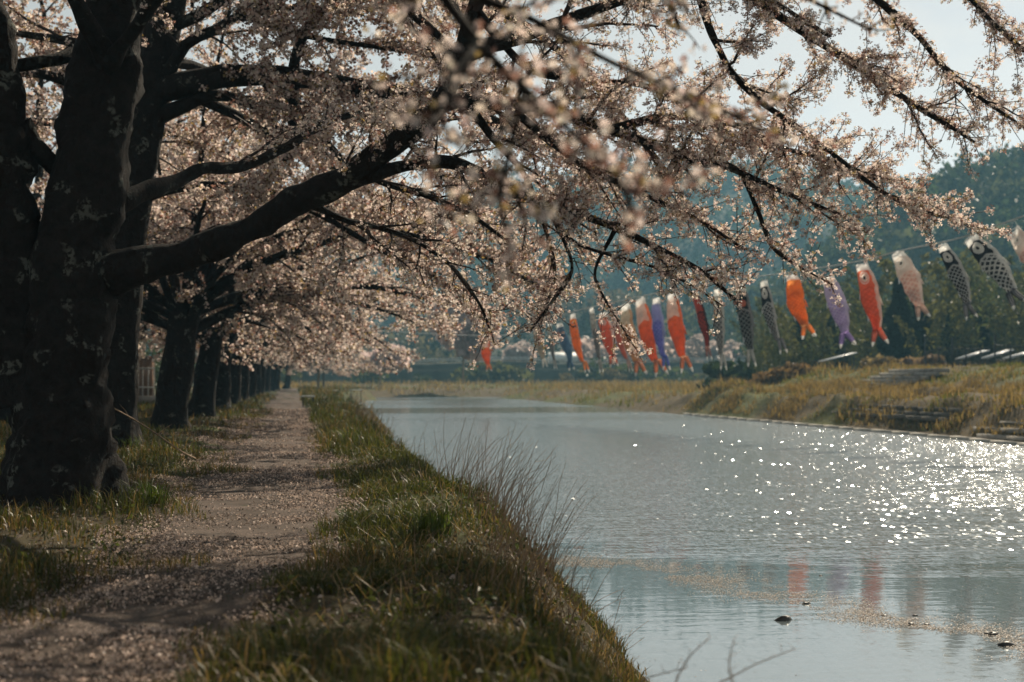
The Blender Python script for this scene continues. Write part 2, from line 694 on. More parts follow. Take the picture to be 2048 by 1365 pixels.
def smooth(a, b, x):
    t = np.clip((np.asarray(x, float) - a) / (b - a), 0, 1)
    return t * t * (3 - 2 * t)


def brow(Y):
    Y = np.asarray(Y, float)
    return 1.10 + 0.40 * smooth(5, 15, Y) + 0.013 * np.clip(Y, 0, 100) + 6.0 * smooth(105, 190, Y) + (0.42 * n2(Y, 0 * Y, 0.23, 3, 2) + 0.16 * n2(Y, 0 * Y, 1.1, 4, 2)) * (0.6 + 0.02 * np.clip(Y, 0, 60))


def far_edge(Y):
    Y = np.asarray(Y, float)
    return 27.0 + 0.5 * n2(Y, 0 * Y + 5, 0.12, 8, 3)


def path_edges(Y):
    Y = np.asarray(Y, float)
    l_ = -1.42 + 0.34 * n2(Y, 0 * Y + 3, 0.45, 21, 3) - 0.7 * smooth(10.4, 6.5, Y) + 0.38 * smooth(9.0, 10.8, Y) * smooth(15, 11.5, Y)
    r_ = 0.70 + 0.22 * n2(Y, 0 * Y + 9, 0.5, 22, 3) - 1.04 * smooth(12.5, 6.5, Y)
    return l_, r_


def ground_z(X, Y):
    X, Y = np.broadcast_arrays(np.asarray(X, float), np.asarray(Y, float))
    b = brow(Y)
    s = X - b
    left = 0.045 * n2(X, Y, 0.7, 1, 3) * smooth(2.0, 0.0, np.abs(X + 0.25) * 0 + 0.6) \
        + 0.10 * smooth(-1.2, -2.2, X) + 0.06 * smooth(0.7, 1.5, X) + 0.35 * smooth(-6, -14, X)
    bank = np.interp(s, [-0.35, 0.0, 0.45, 1.05, 1.5, 3.0], [0, -0.10, -0.62, -1.17, -1.55, -2.1])
    z1 = left * smooth(1.2, -0.4, s) + bank
    e = X - far_edge(Y)
    lump = (0.30 * n2(X, Y, 0.33, 5, 3) + 0.28 * n2(X, Y, 0.9, 6, 2) * smooth(9, 5, e)) * smooth(0.4, 2.2, e)
    lev = np.interp(e, [-4, -0.6, 0.0, 0.5, 2.2, 6.5, 8.5, 12.0, 17, 40, 300],
                    [-2.1, -1.6, -1.22, -1.05, 0.25, 0.45, 0.65, 1.85, 1.9, 1.6, 1.5]) + lump
    low = np.interp(e, [-4, -0.6, 0.0, 1.0, 4.0, 12, 30, 300], [-2.1, -1.6, -1.22, -0.9, -0.2, 0.15, 0.35, 0.5]) + lump * 0.6
    k = smooth(118, 92, Y - 0.4 * np.clip(X - 30, 0, 30) + 6 * n2(X, Y, 0.06, 7, 2))
    z2 = lev * k + low * (1 - k)
    z = np.where(X < 15, z1, z2)
    # far shore across the bend
    fz = np.interp(Y + 3 * n2(X, Y, 0.05, 9, 2), [186, 193, 200, 240], [-2.1, -1.25, -0.35, 0.35])
    w = smooth(180, 194, Y)
    shore = np.maximum(fz, np.where((X < 15) & (s < -0.1), 0.0, np.where(X > 15, z2, -9)))
    z = z * (1 - w) + shore * w
    return z


gx = np.concatenate([np.linspace(-420, -30, 20), np.linspace(-26, -6, 18), np.linspace(-5, 5, 60), np.linspace(5.5, 25, 18),
                     np.linspace(25.5, 46, 56), np.linspace(48, 90, 16), np.linspace(105, 640, 22)])
gy = np.concatenate([np.linspace(-60, 0, 14), np.linspace(1, 45, 110), np.linspace(46, 130, 100), np.linspace(133, 260, 50),
                     np.linspace(280, 1250, 24)])
GX, GY = np.meshgrid(gx, gy)
GZ = ground_z(GX, GY)
nyg, nxg = GX.shape
idx = np.arange(nyg * nxg).reshape(nyg, nxg)
quads = np.stack([idx[:-1, :-1], idx[:-1, 1:], idx[1:, 1:], idx[1:, :-1]], -1).reshape(-1, 4)
gcol = np.zeros((nyg, nxg, 3))
near = np.array([0.060, 0.050, 0.030])
moss = np.array([0.050, 0.060, 0.020])
dry = np.array([0.105, 0.08, 0.045])
green = np.array([0.095, 0.105, 0.035])
nn = smooth(-0.35, 0.35, n2(GX, GY, 0.4, 31, 3))[..., None]
c1 = near * (1 - nn) + moss * nn
nf = smooth(-0.3, 0.4, n2(GX, GY, 0.09, 33, 3) + 0.5 * smooth(3, 10, GX - 27) - 0.25)[..., None]
c2 = dry * (1 - nf) + green * nf
side = smooth(12, 18, GX)[..., None] * 1.0
side = np.maximum(side, smooth(120, 180, GY)[..., None])
gcol = c1 * (1 - side) + c2 * side
ground = mesh_obj("ground", np.stack([GX, GY, GZ], -1).reshape(-1, 3), [quads], M_soil, loc=(0, 0, 0),
                  colors=gcol.reshape(-1, 3), smooth=True)
tag(ground, "earth banks on both sides of the river under the grass", kind="structure")

# path
py_ = np.concatenate([np.linspace(-20, 40, 240), np.linspace(40.5, 190, 160)])
le, re_ = path_edges(py_)
ts = np.linspace(0, 1, 15)
PX = le[:, None] * (1 - ts) + re_[:, None] * ts
PY = np.repeat(py_[:, None], 15, 1)
PZ = ground_z(PX, PY) + 0.012 + 0.012 * n2(PX, PY, 2.5, 41, 2)
PZ[:, 0] -= 0.05
PZ[:, -1] -= 0.05
pi_ = np.arange(PX.size).reshape(PX.shape)
pq = np.stack([pi_[:-1, :-1], pi_[:-1, 1:], pi_[1:, 1:], pi_[1:, :-1]], -1).reshape(-1, 4)
path = mesh_obj("path", np.stack([PX, PY, PZ], -1).reshape(-1, 3), [pq], M_path, loc=(0, 0, 0), smooth=True)
tag(path, "earth footpath strewn with petals beside the cherry row", kind="structure")

# river
wx = np.linspace(0.5, 30.5, 31)
wy = np.linspace(-55, 198, 60)
WX, WY = np.meshgrid(wx, wy)
wi = np.arange(WX.size).reshape(WX.shape)
wq = np.stack([wi[:-1, :-1], wi[:-1, 1:], wi[1:, 1:], wi[1:, :-1]], -1).reshape(-1, 4)
water = mesh_obj("water", np.stack([WX, WY, 0 * WX + WATER_Z], -1).reshape(-1, 3), [wq], M_water, loc=(0, 0, 0), smooth=True)
tag(water, "rippled grey river with sun glitter", kind="structure")


# ------------------------------------------------------------------ flower and leaf scatter
def frames(N, rng, normal=None, spread=1.0):
    """random orthonormal frames; optional preferred normal"""
    nrm = rng.normal(size=(N, 3))
    if normal is not None:
        nrm = unit(nrm) * spread + np.asarray(normal)
    nrm = unit(nrm)
    t = unit(np.cross(nrm, rng.normal(size=(N, 3))))
    b = np.cross(nrm, t)
    return nrm, t, b


def flowers5(P, size, rng, normal=None, spread=1.0):
    """five-petalled open flowers: 16 verts, 10 triangles each"""
    N = len(P)
    nrm, t, b = frames(N, rng, normal, spread)
    size = np.broadcast_to(size, (N,))
    V = np.zeros((N, 16, 3))
    V[:, 0] = P
    cup = rng.uniform(0.1, 0.55, N)
    for k in range(5):
        a = k * 2 * math.pi / 5
        for j, (rad, da, h) in enumerate(((0.62, -0.50, 0.6), (1.0, 0.0, 1.0), (0.62, 0.50, 0.6))):
            dirv = t * math.cos(a + da) + b * math.sin(a + da)
            V[:, 1 + k * 3 + j] = P + (dirv * rad + nrm * (cup * h)[:, None]) * (size * 0.5)[:, None]
    F = []
    for k in range(5):
        F += [[0, 1 + 3 * k, 2 + 3 * k], [0, 2 + 3 * k, 3 + 3 * k]]
    F = (np.array(F)[None] + (np.arange(N) * 16)[:, None, None]).reshape(-1, 3)
    return V.reshape(-1, 3), F, 16


def flowers3(P, size, rng):
    """small open flowers of three broad petals: 7 verts, 3 triangles each"""
    N = len(P)
    nrm, t, b = frames(N, rng)
    size = np.broadcast_to(size, (N,))
    V = np.zeros((N, 7, 3))
    V[:, 0] = P
    cup = rng.uniform(0.1, 0.6, N)
    for k in range(3):
        a = k * 2 * math.pi / 3
        for j, da in enumerate((-0.62, 0.62)):
            V[:, 1 + k * 2 + j] = P + (t * math.cos(a + da) + b * math.sin(a + da) + nrm * cup[:, None]) * (size * 0.5)[:, None]
    F = np.array([[0, 1 + 2 * k, 2 + 2 * k] for k in range(3)])
    F = (F[None] + (np.arange(N) * 7)[:, None, None]).reshape(-1, 3)
    return V.reshape(-1, 3), F, 7


def leaves4(P, size, rng, normal=None, spread=1.0, ratio=0.7, fold=0.25):
    """bent diamond: 4 verts, 2 triangles"""
    N = len(P)
    nrm, t, b = frames(N, rng, normal, spread)
    size = np.broadcast_to(size, (N,))[:, None]
    V = np.zeros((N, 4, 3))
    V[:, 0] = P - t * size * 0.5
    V[:, 1] = P + b * size * 0.5 * ratio + nrm * size * fold
    V[:, 2] = P + t * size * 0.5
    V[:, 3] = P - b * size * 0.5 * ratio + nrm * size * fold * 0.6
    F = np.array([[0, 1, 2], [0, 2, 3]])
    F = (F[None] + (np.arange(N) * 4)[:, None, None]).reshape(-1, 3)
    return V.reshape(-1, 3), F, 4


def flowers_star(P, size, rng):
    """two crossed bent diamonds: 8 verts, 4 triangles"""
    V1, F1, _ = leaves4(P, size, rng, ratio=0.85)
    V2, F2, _ = leaves4(P, size, rng, ratio=0.85)
    return np.vstack([V1, V2]), np.vstack([F1, F2 + len(V1)]), None


def pink(N, rng, dark=0.0):
    """blossom colours: pale pink, some deeper, with some bronze young leaves / calyces"""
    base = np.array([0.79, 0.69, 0.64])[None] * rng.uniform(0.82, 1.08, (N, 1))
    base *= np.array([1, 1, 1])[None] + rng.normal(size=(N, 3)) * 0.025
    w = rng.random(N)
    cal = w < 0.24
    base[cal] = np.array([0.27, 0.15, 0.12]) * rng.uniform(0.7, 1.2, (cal.sum(), 1))
    lf = (w > 0.91)
    base[lf] = np.array([0.30, 0.22, 0.08]) * rng.uniform(0.7, 1.2, (lf.sum(), 1))
    return np.clip(base, 0, 0.95)


# ------------------------------------------------------------------ trees
class Tree:
    def __init__(self, rng):
        self.rng = rng
        self.stems = []       # (P, r) trunk and limbs
        self.l2 = []
        self.l3 = []
        self.nodes = []       # blossom cluster positions
        self.ndirs = []

    def walk(self, p, d, L, r0, droop, wander, rend=0.25, nmin=4, step=0.3):
        rng = self.rng
        n = max(nmin, int(L / step))
        h = L / n
        pts = [p.copy()]
        d = unit(d)
        for i in range(n):
            d = d + rng.normal(size=3) * wander
            d[2] -= droop * h
            d = unit(d)
            p = p + d * h
            pts.append(p.copy())
        P = np.array(pts)
        r = r0 * (1 - (1 - rend) * np.linspace(0, 1, n + 1))
        return P, r

    def limb(self, P, r, **kw):
        self.stems.append((np.asarray(P, float), np.asarray(r, float)))

    def secondary(self, P, r, t0=0.2, gap=0.4, Lmax=2.6, droop=0.22, out=None, up=0.15, zmin=1.7):
        """spawn side branches along a limb"""
        rng = self.rng
        seg = np.linalg.norm(np.diff(P, axis=0), axis=1)
        S = np.concatenate([[0], np.cumsum(seg)])
        L = S[-1]
        s = t0 * L + rng.uniform(0, gap)
        sd = 1
        while s < L:
            t = s / L
            p = np.array([np.interp(s, S, P[:, k]) for k in range(3)])
            q = np.array([np.interp(min(L, s + 0.05), S, P[:, k]) for k in range(3)])
            tan = unit(q - p + 1e-9)
            rr = np.interp(s, S, r)
            lat = unit(np.cross(tan, [0, 0, 1]))
            ang = R(rng.uniform(30, 75)) * sd
            d = tan * math.cos(ang) + lat * math.sin(ang)
            d[2] += rng.normal() * 0.28 + up
            if out is not None:
                d = d + out * 0.35
            Lb = (Lmax * (1 - 0.55 * t)) * rng.uniform(0.5, 1.1)
            P2, r2 = self.walk(p, d, Lb, min(rr * 0.55, 0.012 + 0.012 * Lb), droop, 0.13, 0.3, 5, 0.22)
            P2[:, 2] = np.where(P2[:, 2] < zmin, zmin + 0.15 * (P2[:, 2] - zmin), P2[:, 2])
            self.l2.append((P2, r2))
            s += gap * rng.uniform(0.6, 1.4)
            sd = -sd if rng.random() < 0.8 else sd
        # the tip itself
        self.l2.append((P[-3:], r[-3:] * 0.9))

    def twigs(self, gap=0.17, Lt=(0.25, 0.75), droop=0.25, zmin=1.55):
        rng = self.rng
        for P, r in self.l2:
            seg = np.linalg.norm(np.diff(P, axis=0), axis=1)
            S = np.concatenate([[0], np.cumsum(seg)])
            L = S[-1]
            s = rng.uniform(0.05, 0.25) * L
            while s < L:
                p = np.array([np.interp(s, S, P[:, k]) for k in range(3)])
                q = np.array([np.interp(min(L, s + 0.05), S, P[:, k]) for k in range(3)])
                tan = unit(q - p + 1e-9)
                v = unit(rng.normal(size=3))
                v = unit(v - tan * np.dot(v, tan))
                ang = R(rng.uniform(25, 65))
                d = tan * math.cos(ang) + v * math.sin(ang)
                d[2] += 0.1
                Lb = rng.uniform(*Lt) * (1.1 - 0.4 * s / L)
                P3, r3 = self.walk(p, d, Lb, 0.0055, droop, 0.12, 0.45, 3, 0.16)
                P3[:, 2] = np.maximum(P3[:, 2], zmin - 0.2)
                self.l3.append((P3, r3))
                s += gap * rng.uniform(0.55, 1.5)

    def bloom(self, gap=0.07, l2from=0.35):
        rng = self.rng
        for lst, t0 in ((self.l2, l2from), (self.l3, 0.12)):
            for P, r in lst:
                seg = np.linalg.norm(np.diff(P, axis=0), axis=1)
                S = np.concatenate([[0], np.cumsum(seg)])
                L = S[-1]
                s = np.arange(L * t0, L, gap)
                if len(s) == 0:
                    continue
                s = s + rng.uniform(-gap / 2, gap / 2, len(s))
                s = np.append(np.clip(s, 0, L), L)
                self.nodes.append(np.stack([np.interp(s, S, P[:, k]) for k in range(3)], -1))

    def clusters(self, per=4, rad=0.045, keep=1.0):
        C = np.concatenate(self.nodes)
        rng = self.rng
        # uneven flowering: thin out by a soft noise
        dens = 0.5 + 0.75 * fbm(C * 0.9, 77, 2)
        C = C[rng.random(len(C)) < np.clip(dens + 0.38, 0.12, 1) * keep]
        C = np.repeat(C, per, 0)
        return C + unit(rng.normal(size=C.shape)) * rng.uniform(0.25, 1.0, (len(C), 1)) * rad

    def build(self, name, base, label, group, lod, per, fsize, trunk_sides=14, twig3=True, rough=0.14):
        rng = self.rng
        t = thing(name, base, label, "cherry tree", group)
        first = True
        for k, (P, r) in enumerate(self.stems):
            mb = MB()
            n = max(6, int(np.linalg.norm(np.diff(P, axis=0), axis=1).sum() / (0.055 if lod < 1 else 0.10 if lod < 2 else 0.3)))
            Q = spline(np.column_stack([P, r]), min(n, 130))
            if lod < 2 and not first:
                wob = np.stack([fbm(Q[:, :3] * 1.7 + 9 * j, 31 + j, 2) for j in range(3)], -1)
                Q[:, :3] += wob * np.minimum(Q[:, 3:4] * 0.7, 0.085) * np.linspace(0, 1, len(Q))[:, None] ** 0.5
                Q[:, 3] *= 1 + 0.13 * vnoise(Q[:, :3] * 2.9, 37) + 0.09 * vnoise(Q[:, :3] * 7.5, 38)
                Q[:, 3] *= 1 + 0.42 * np.exp(-np.arange(len(Q)) / max(3.0, 0.05 * len(Q)))
            fl = None
            if first and lod < 3:
                z0 = base[2]
                def fl(PP, a, z0=z0, ph=rng.uniform(0, 6)):
                    h = np.clip((PP[:, 2] - z0) / 0.75, 0, 1)[:, None]
                    root = 0.30 + 0.30 * np.cos(3 * a + ph)[None] + 0.16 * np.cos(5 * a + 2 * ph)[None]
                    return 1 + (1 - h) ** 2 * np.maximum(root, -0.1) * 0.75 + 0.05 * np.cos(4 * a + ph)[None]
            mb.tube(Q[:, :3], Q[:, 3], trunk_sides if r[0] > 0.25 else max(6, trunk_sides // 2) if r[0] > 0.1 else max(6, trunk_sides // 4), rough if lod < 3 else 0.08, seed=k + 3, flare=fl)
            mb.build("trunk" if first else "limb", M_bark, t, smooth=True)
            first = False
        mb = MB()
        for P, r in self.l2:
            mb.tube(P, r, 5 if lod < 2 else 3, cap=False)
        if twig3:
            for P, r in self.l3:
                mb.tube(P, r, 3, cap=False)
        if mb.n:
            mb.build("twigs", M_twig, t, smooth=True, kind="stuff")
        C = self.clusters(*per)
        sz = fsize * rng.uniform(0.75, 1.2, len(C))
        if lod == 0:
            V, F, k = flowers5(C, sz, rng)
            c = np.repeat(pink(len(C), rng), 16, 0)
        elif lod == 0.5:
            V, F, k = flowers3(C, sz, rng)
            c = np.repeat(pink(len(C), rng), 7, 0)
        elif lod == 1:
            V, F, _ = flowers_star(C, sz, rng)
            cc = np.repeat(pink(len(C), rng), 4, 0)
            c = np.vstack([cc, cc])
        else:
            V, F, k = leaves4(C, sz, rng, ratio=0.85)
            c = np.repeat(pink(len(C), rng), 4, 0)
        mesh_obj("crown", V, [F], M_blossom, t, colors=c, kind="stuff")
        return t


def auto_tree(seed, base, limbs, th=2.3, tr=0.42, lean=(0.25, 0.0), gap2=0.42, gap3=0.2, Lmax=2.7, zmin=1.9):
    rng = np.random.default_rng(seed)
    T = Tree(rng)
    base = np.asarray(base, float)
    top = base + np.array([lean[0], lean[1], th])
    T.limb([base + [0, 0, -0.15], base + (top - base) * 0.3 + rng.normal(size=3) * 0.05, base + (top - base) * 0.65 + rng.normal(size=3) * 0.06, top],
           np.array([1.08, 0.93, 0.9, 0.85]) * tr)
    for az, el, L, rr in limbs:
        az, el = R(az + rng.uniform(-10, 10)), R(el + rng.uniform(-6, 6))
        d = np.array([math.cos(az) * math.cos(el), math.sin(az) * math.cos(el), math.sin(el)])
        st = base + (top - base) * rng.uniform(0.72, 0.97)
        P, r = T.walk(st, d, L, rr, 0.11, 0.075, 0.12, 6, 0.5)
        T.limb(P, r)
        T.secondary(P, r, 0.18, gap2, Lmax, zmin=zmin + base[2])
    T.twigs(gap3, zmin=zmin - 0.1 + base[2])
    return T


def on_stem(P, z):
    """point of a rising stem at height z"""
    k = np.argsort(P[:, 2])
    return np.array([np.interp(z, P[k, 2], P[k, j]) for j in range(3)])


G_ROW = "old cherry trees along the path"

# --- the big tree in front ------------------------------------------------------------
D1 = 14.5
rng = np.random.default_rng(11)
T1 = Tree(rng)


def pl(pts, sc=FPX):
    """(px, py, Y, radius px) -> points, radii"""
    P = np.array([at(a, b, Y) for a, b, Y, r in pts])
    rr = np.array([r * Y / FPX for a, b, Y, r in pts])
    return P, rr


stem_main = pl([(118, 1060, D1, 98), (122, 930, D1, 92), (128, 800, D1, 88), (136, 660, D1, 84), (150, 540, D1, 80), (170, 420, D1, 76),
                (192, 280, D1, 71), (212, 140, D1, 67), (232, 0, D1, 60), (255, -150, D1 - 0.1, 50), (290, -330, D1 - 0.2, 38), (340, -560, D1 - 0.3, 22)])
stem_left = pl([(70, 800, D1 + 0.1, 55), (40, 650, D1 + 0.1, 60), (22, 500, D1, 62), (2, 330, D1 - 0.1, 56), (-18, 150, D1 - 0.2, 50), (-40, 0, D1 - 0.3, 46), (-80, -200, D1 - 0.4, 36), (-140, -420, D1 - 0.5, 20)])
limb_low = pl([(190, 560, D1, 46), (260, 534, D1 - 0.2, 38), (330, 518, D1 - 0.3, 34), (420, 494, D1 - 0.5, 31), (520, 450, D1 - 0.7, 30), (610, 404, D1 - 0.9, 29),
               (700, 350, D1 - 1.1, 28), (780, 296, D1 - 1.3, 27), (845, 240, D1 - 1.5, 25), (880, 185, D1 - 1.6, 22), (912, 110, D1 - 1.8, 19), (950, 20, D1 - 2.0, 16), (990, -120, D1 - 2.3, 12), (1040, -260, D1 - 2.6, 7)])
limb_s1 = pl([(690, 366, D1 - 1.1, 15), (750, 350, D1 - 1.2, 14), (820, 330, D1 - 1.3, 13), (890, 324, D1 - 1.4, 13), (960, 345, D1 - 1.6, 13), (1030, 385, D1 - 1.7, 12.5),
              (1100, 412, D1 - 1.9, 11), (1160, 432, D1 - 2.0, 9), (1240, 462, D1 - 2.2, 7), (1330, 502, D1 - 2.4, 5.5), (1410, 548, D1 - 2.6, 4), (1470, 600, D1 - 2.7, 3)])
limb_mid = pl([(860, 215, D1 - 1.55, 17), (930, 200, D1 - 1.7, 15), (1010, 205, D1 - 1.9, 13), (1110, 225, D1 - 2.1, 11), (1220, 262, D1 - 2.3, 9), (1330, 300, D1 - 2.4, 8), (1440, 330, D1 - 2.6, 6.5), (1560, 380, D1 - 2.7, 5), (1680, 430, D1 - 2.8, 3.2)])
limb_top = pl([(915, 108, D1 - 1.8, 15), (1000, 85, D1 - 2.0, 14), (1090, 58, D1 - 2.2, 13), (1180, 25, D1 - 2.4, 12), (1290, -12, D1 - 2.6, 11), (1400, -25, D1 - 2.8, 10.5), (1500, -5, D1 - 3.0, 10),
               (1590, 52, D1 - 3.1, 9), (1690, 118, D1 - 3.2, 8), (1790, 185, D1 - 3.3, 6.5), (1880, 240, D1 - 3.4, 4.5), (1950, 285, D1 - 3.5, 3)])
limb_r1 = pl([(1395, -25, D1 - 2.8, 8), (1420, 60, D1 - 2.8, 7.5), (1460, 140, D1 - 2.8, 7), (1520, 200, D1 - 2.9, 6.5), (1590, 250, D1 - 2.9, 6), (1660, 305, D1 - 3.0, 5.5), (1740, 370, D1 - 3.0, 4.5), (1830, 418, D1 - 3.1, 3.5), (1925, 442, D1 - 3.2, 2.2)])
limb_r2 = pl([(1300, -15, D1 - 2.6, 8), (1480, -90, D1 - 3.0, 8), (1640, -70, D1 - 3.2, 7.5), (1740, -10, D1 - 3.3, 7), (1830, 65, D1 - 3.4, 6), (1900, 150, D1 - 3.5, 5), (1980, 210, D1 - 3.6, 4), (2060, 262, D1 - 3.7, 2.5)])
limb_r3 = pl([(1640, -70, D1 - 3.2, 6), (1780, -110, D1 - 3.4, 6), (1900, -40, D1 - 3.6, 5), (1990, 50, D1 - 3.7, 4.5), (2080, 130, D1 - 3.8, 3)])
limb_d1 = pl([(1330, 300, D1 - 2.4, 5), (1400, 330, D1 - 2.4, 5), (1470, 335, D1 - 2.5, 4.6), (1515, 420, D1 - 2.5, 4), (1545, 495, D1 - 2.5, 3.2), (1600, 535, D1 - 2.5, 2.4), (1665, 570, D1 - 2.5, 1.6)])
limb_d2 = pl([(1060, 395, D1 - 1.8, 6), (1110, 440, D1 - 1.8, 5), (1150, 485, D1 - 1.9, 4.2), (1215, 508, D1 - 1.9, 3.6), (1310, 535, D1 - 2.0, 3), (1390, 575, D1 - 2.1, 2.2), (1445, 612, D1 - 2.1, 1.5)])
limb_d3 = pl([(1110, 440, D1 - 1.8, 4), (1145, 540, D1 - 1.8, 3.2), (1095, 615, D1 - 1.8, 2.4), (1060, 665, D1 - 1.8, 1.5)])
limb_d4 = pl([(1230, 460, D1 - 2.1, 3.6), (1190, 540, D1 - 2.0, 3.0), (1205, 590, D1 - 2.0, 2.5), (1235, 640, D1 - 2.0, 2.0), (1270, 695, D1 - 2.0, 1.3)])
limb_u1 = pl([(215, 130, D1 - 0.3, 15), (300, 20, D1 - 1.0, 13), (390, -90, D1 - 1.8, 11), (500, -180, D1 - 2.4, 9), (640, -260, D1 - 3.0, 7)])
limb_u2 = pl([(215, 120, D1 - 0.3, 18), (120, -60, D1 - 1.0, 14), (60, -160, D1 - 1.6, 10), (-40, -220, D1 - 2.2, 6)])
limb_m2 = pl([(1010, 205, D1 - 1.9, 8), (1100, 285, D1 - 1.9, 7), (1200, 350, D1 - 2.0, 6), (1310, 400, D1 - 2.1, 5), (1400, 440, D1 - 2.2, 4), (1490, 500, D1 - 2.2, 2.4)])
limb_m3 = pl([(930, 200, D1 - 1.7, 8), (990, 280, D1 - 1.6, 7), (1050, 350, D1 - 1.5, 6), (1090, 450, D1 - 1.4, 4.5), (1110, 550, D1 - 1.3, 3), (1085, 640, D1 - 1.3, 2)])
limb_m4 = pl([(1220, 262, D1 - 2.3, 7), (1340, 232, D1 - 2.4, 6.5), (1460, 245, D1 - 2.6, 6), (1580, 300, D1 - 2.7, 5), (1680, 325, D1 - 2.8, 4), (1760, 365, D1 - 2.8, 2.4)])
limb_m5 = pl([(950, 20, D1 - 2.0, 9), (1050, 130, D1 - 1.8, 8), (1160, 160, D1 - 1.8, 7), (1280, 170, D1 - 1.9, 6), (1400, 215, D1 - 2.0, 5), (1500, 300, D1 - 2.1, 3)])
limb_m6 = pl([(610, 402, D1 - 0.9, 9), (690, 440, D1 - 0.6, 7), (800, 470, D1 - 0.4, 5.5), (900, 530, D1 - 0.2, 4), (960, 610, D1 - 0.1, 2.6), (990, 690, D1, 1.6)])
limb_m7 = pl([(912, 110, D1 - 1.8, 9), (830, 30, D1 - 1.5, 8), (730, -40, D1 - 1.2, 7), (620, -80, D1 - 1.0, 6), (500, -100, D1 - 0.8, 4)])
limb_m8 = pl([(720, 345, D1 - 1.1, 7), (780, 372, D1 - 0.9, 6), (860, 395, D1 - 0.8, 5), (940, 430, D1 - 0.8, 4), (1010, 480, D1 - 0.8, 2.5)])
limb_l1 = pl([(-10, 140, D1 - 0.1, 14), (60, 128, D1 - 0.1, 13), (110, 118, D1, 12), (160, 98, D1 + 0.3, 10), (230, 60, D1 + 0.8, 8), (320, 20, D1 + 1.4, 6)])
limb_l2 = pl([(40, 250, D1 - 0.1, 18), (75, 300, D1 - 0.1, 17), (110, 335, D1, 18), (150, 380, D1, 18)])
limb_s3 = pl([(210, 430, D1 + 0.2, 24), (290, 385, D1 + 0.6, 18), (350, 362, D1 + 1.0, 15), (410, 338, D1 + 1.3, 13), (480, 332, D1 + 1.6, 11), (560, 300, D1 + 2.0, 9), (640, 250, D1 + 2.4, 7), (740, 215, D1 + 2.8, 5)])
for P, r in (stem_main, stem_left, limb_low, limb_s1, limb_mid, limb_top, limb_r1, limb_r2, limb_r3, limb_d1, limb_d2, limb_d3, limb_d4, limb_m2, limb_m3, limb_m4, limb_m5, limb_m6, limb_m7, limb_m8, limb_u1, limb_u2, limb_l1, limb_l2, limb_s3):
    T1.limb(P, r)
for (P, r), t0, gap, Lm, dr in ((limb_low, 0.45, 0.30, 1.7, 0.25), (limb_s1, 0.12, 0.16, 1.2, 0.30), (limb_mid, 0.1, 0.13, 1.2, 0.30), (limb_top, 0.1, 0.13, 1.3, 0.30),
                                (limb_r1, 0.12, 0.13, 0.8, 0.22), (limb_r2, 0.15, 0.15, 0.85, 0.3), (limb_r3, 0.1, 0.16, 0.9, 0.3), (limb_d1, 0.35, 0.16, 0.34, 0.25),
                                (limb_d2, 0.2, 0.17, 0.34, 0.22), (limb_d3, 0.3, 0.17, 0.34, 0.22), (limb_d4, 0.3, 0.2, 0.24, 0.22),
                                (limb_m2, 0.15, 0.13, 0.9, 0.25), (limb_m3, 0.15, 0.14, 0.9, 0.25), (limb_m4, 0.1, 0.12, 1.0, 0.28), (limb_m5, 0.1, 0.13, 1.1, 0.28), (limb_m6, 0.2, 0.15, 0.8, 0.3), (limb_m7, 0.1, 0.15, 1.3, 0.5), (limb_m8, 0.1, 0.15, 0.9, 0.3),
                                (limb_u1, 0.3, 0.4, 1.8, 0.2), (limb_u2, 0.3, 0.4, 1.8, 0.2), (limb_l1, 0.5, 0.4, 1.2, 0.2), (limb_s3, 0.4, 0.35, 1.3, 0.25)):
    T1.secondary(P, r, t0, gap, Lm, dr, zmin=1.0)
# upper crown out of the picture, it shades the path
for az, el, L in ((0, 20, 7.5), (25, 25, 7.5), (-25, 18, 7.5), (-12, 5, 7.0), (12, 8, 7.0), (-50, 22, 7.0), (45, 30, 6.0), (-75, 35, 5.5), (80, 40, 5.0), (150, 35, 4.5), (-150, 40, 4.5), (-20, 60, 4.5)):
    st = on_stem(stem_main[0], stem_main[0][-2][2] + rng.uniform(-1.2, 0.4))
    a_, e_ = R(az), R(el)
    P, r = T1.walk(st, np.array([math.cos(a_) * math.cos(e_), math.sin(a_) * math.cos(e_), math.sin(e_)]), L, 0.10, 0.10, 0.07, 0.12, 6, 0.5)
    T1.limb(P, r)
    T1.secondary(P, r, 0.3, 0.55 if abs(az) <= 30 else 1.3, 1.9, zmin=5.6)
T1.twigs(0.078, (0.16, 0.45), 0.25, zmin=0.9)
T1.bloom(0.10, 0.2)
b1 = stem_main[0][0].copy()
b1[2] = ground_z(b1[0], b1[1])
T1.build("cherry_tree", b1, "large forked cherry tree filling the near end of the row, long limb over the path", G_ROW, 0.5, (10, 0.06), 0.0365, 44, True, 0.17)

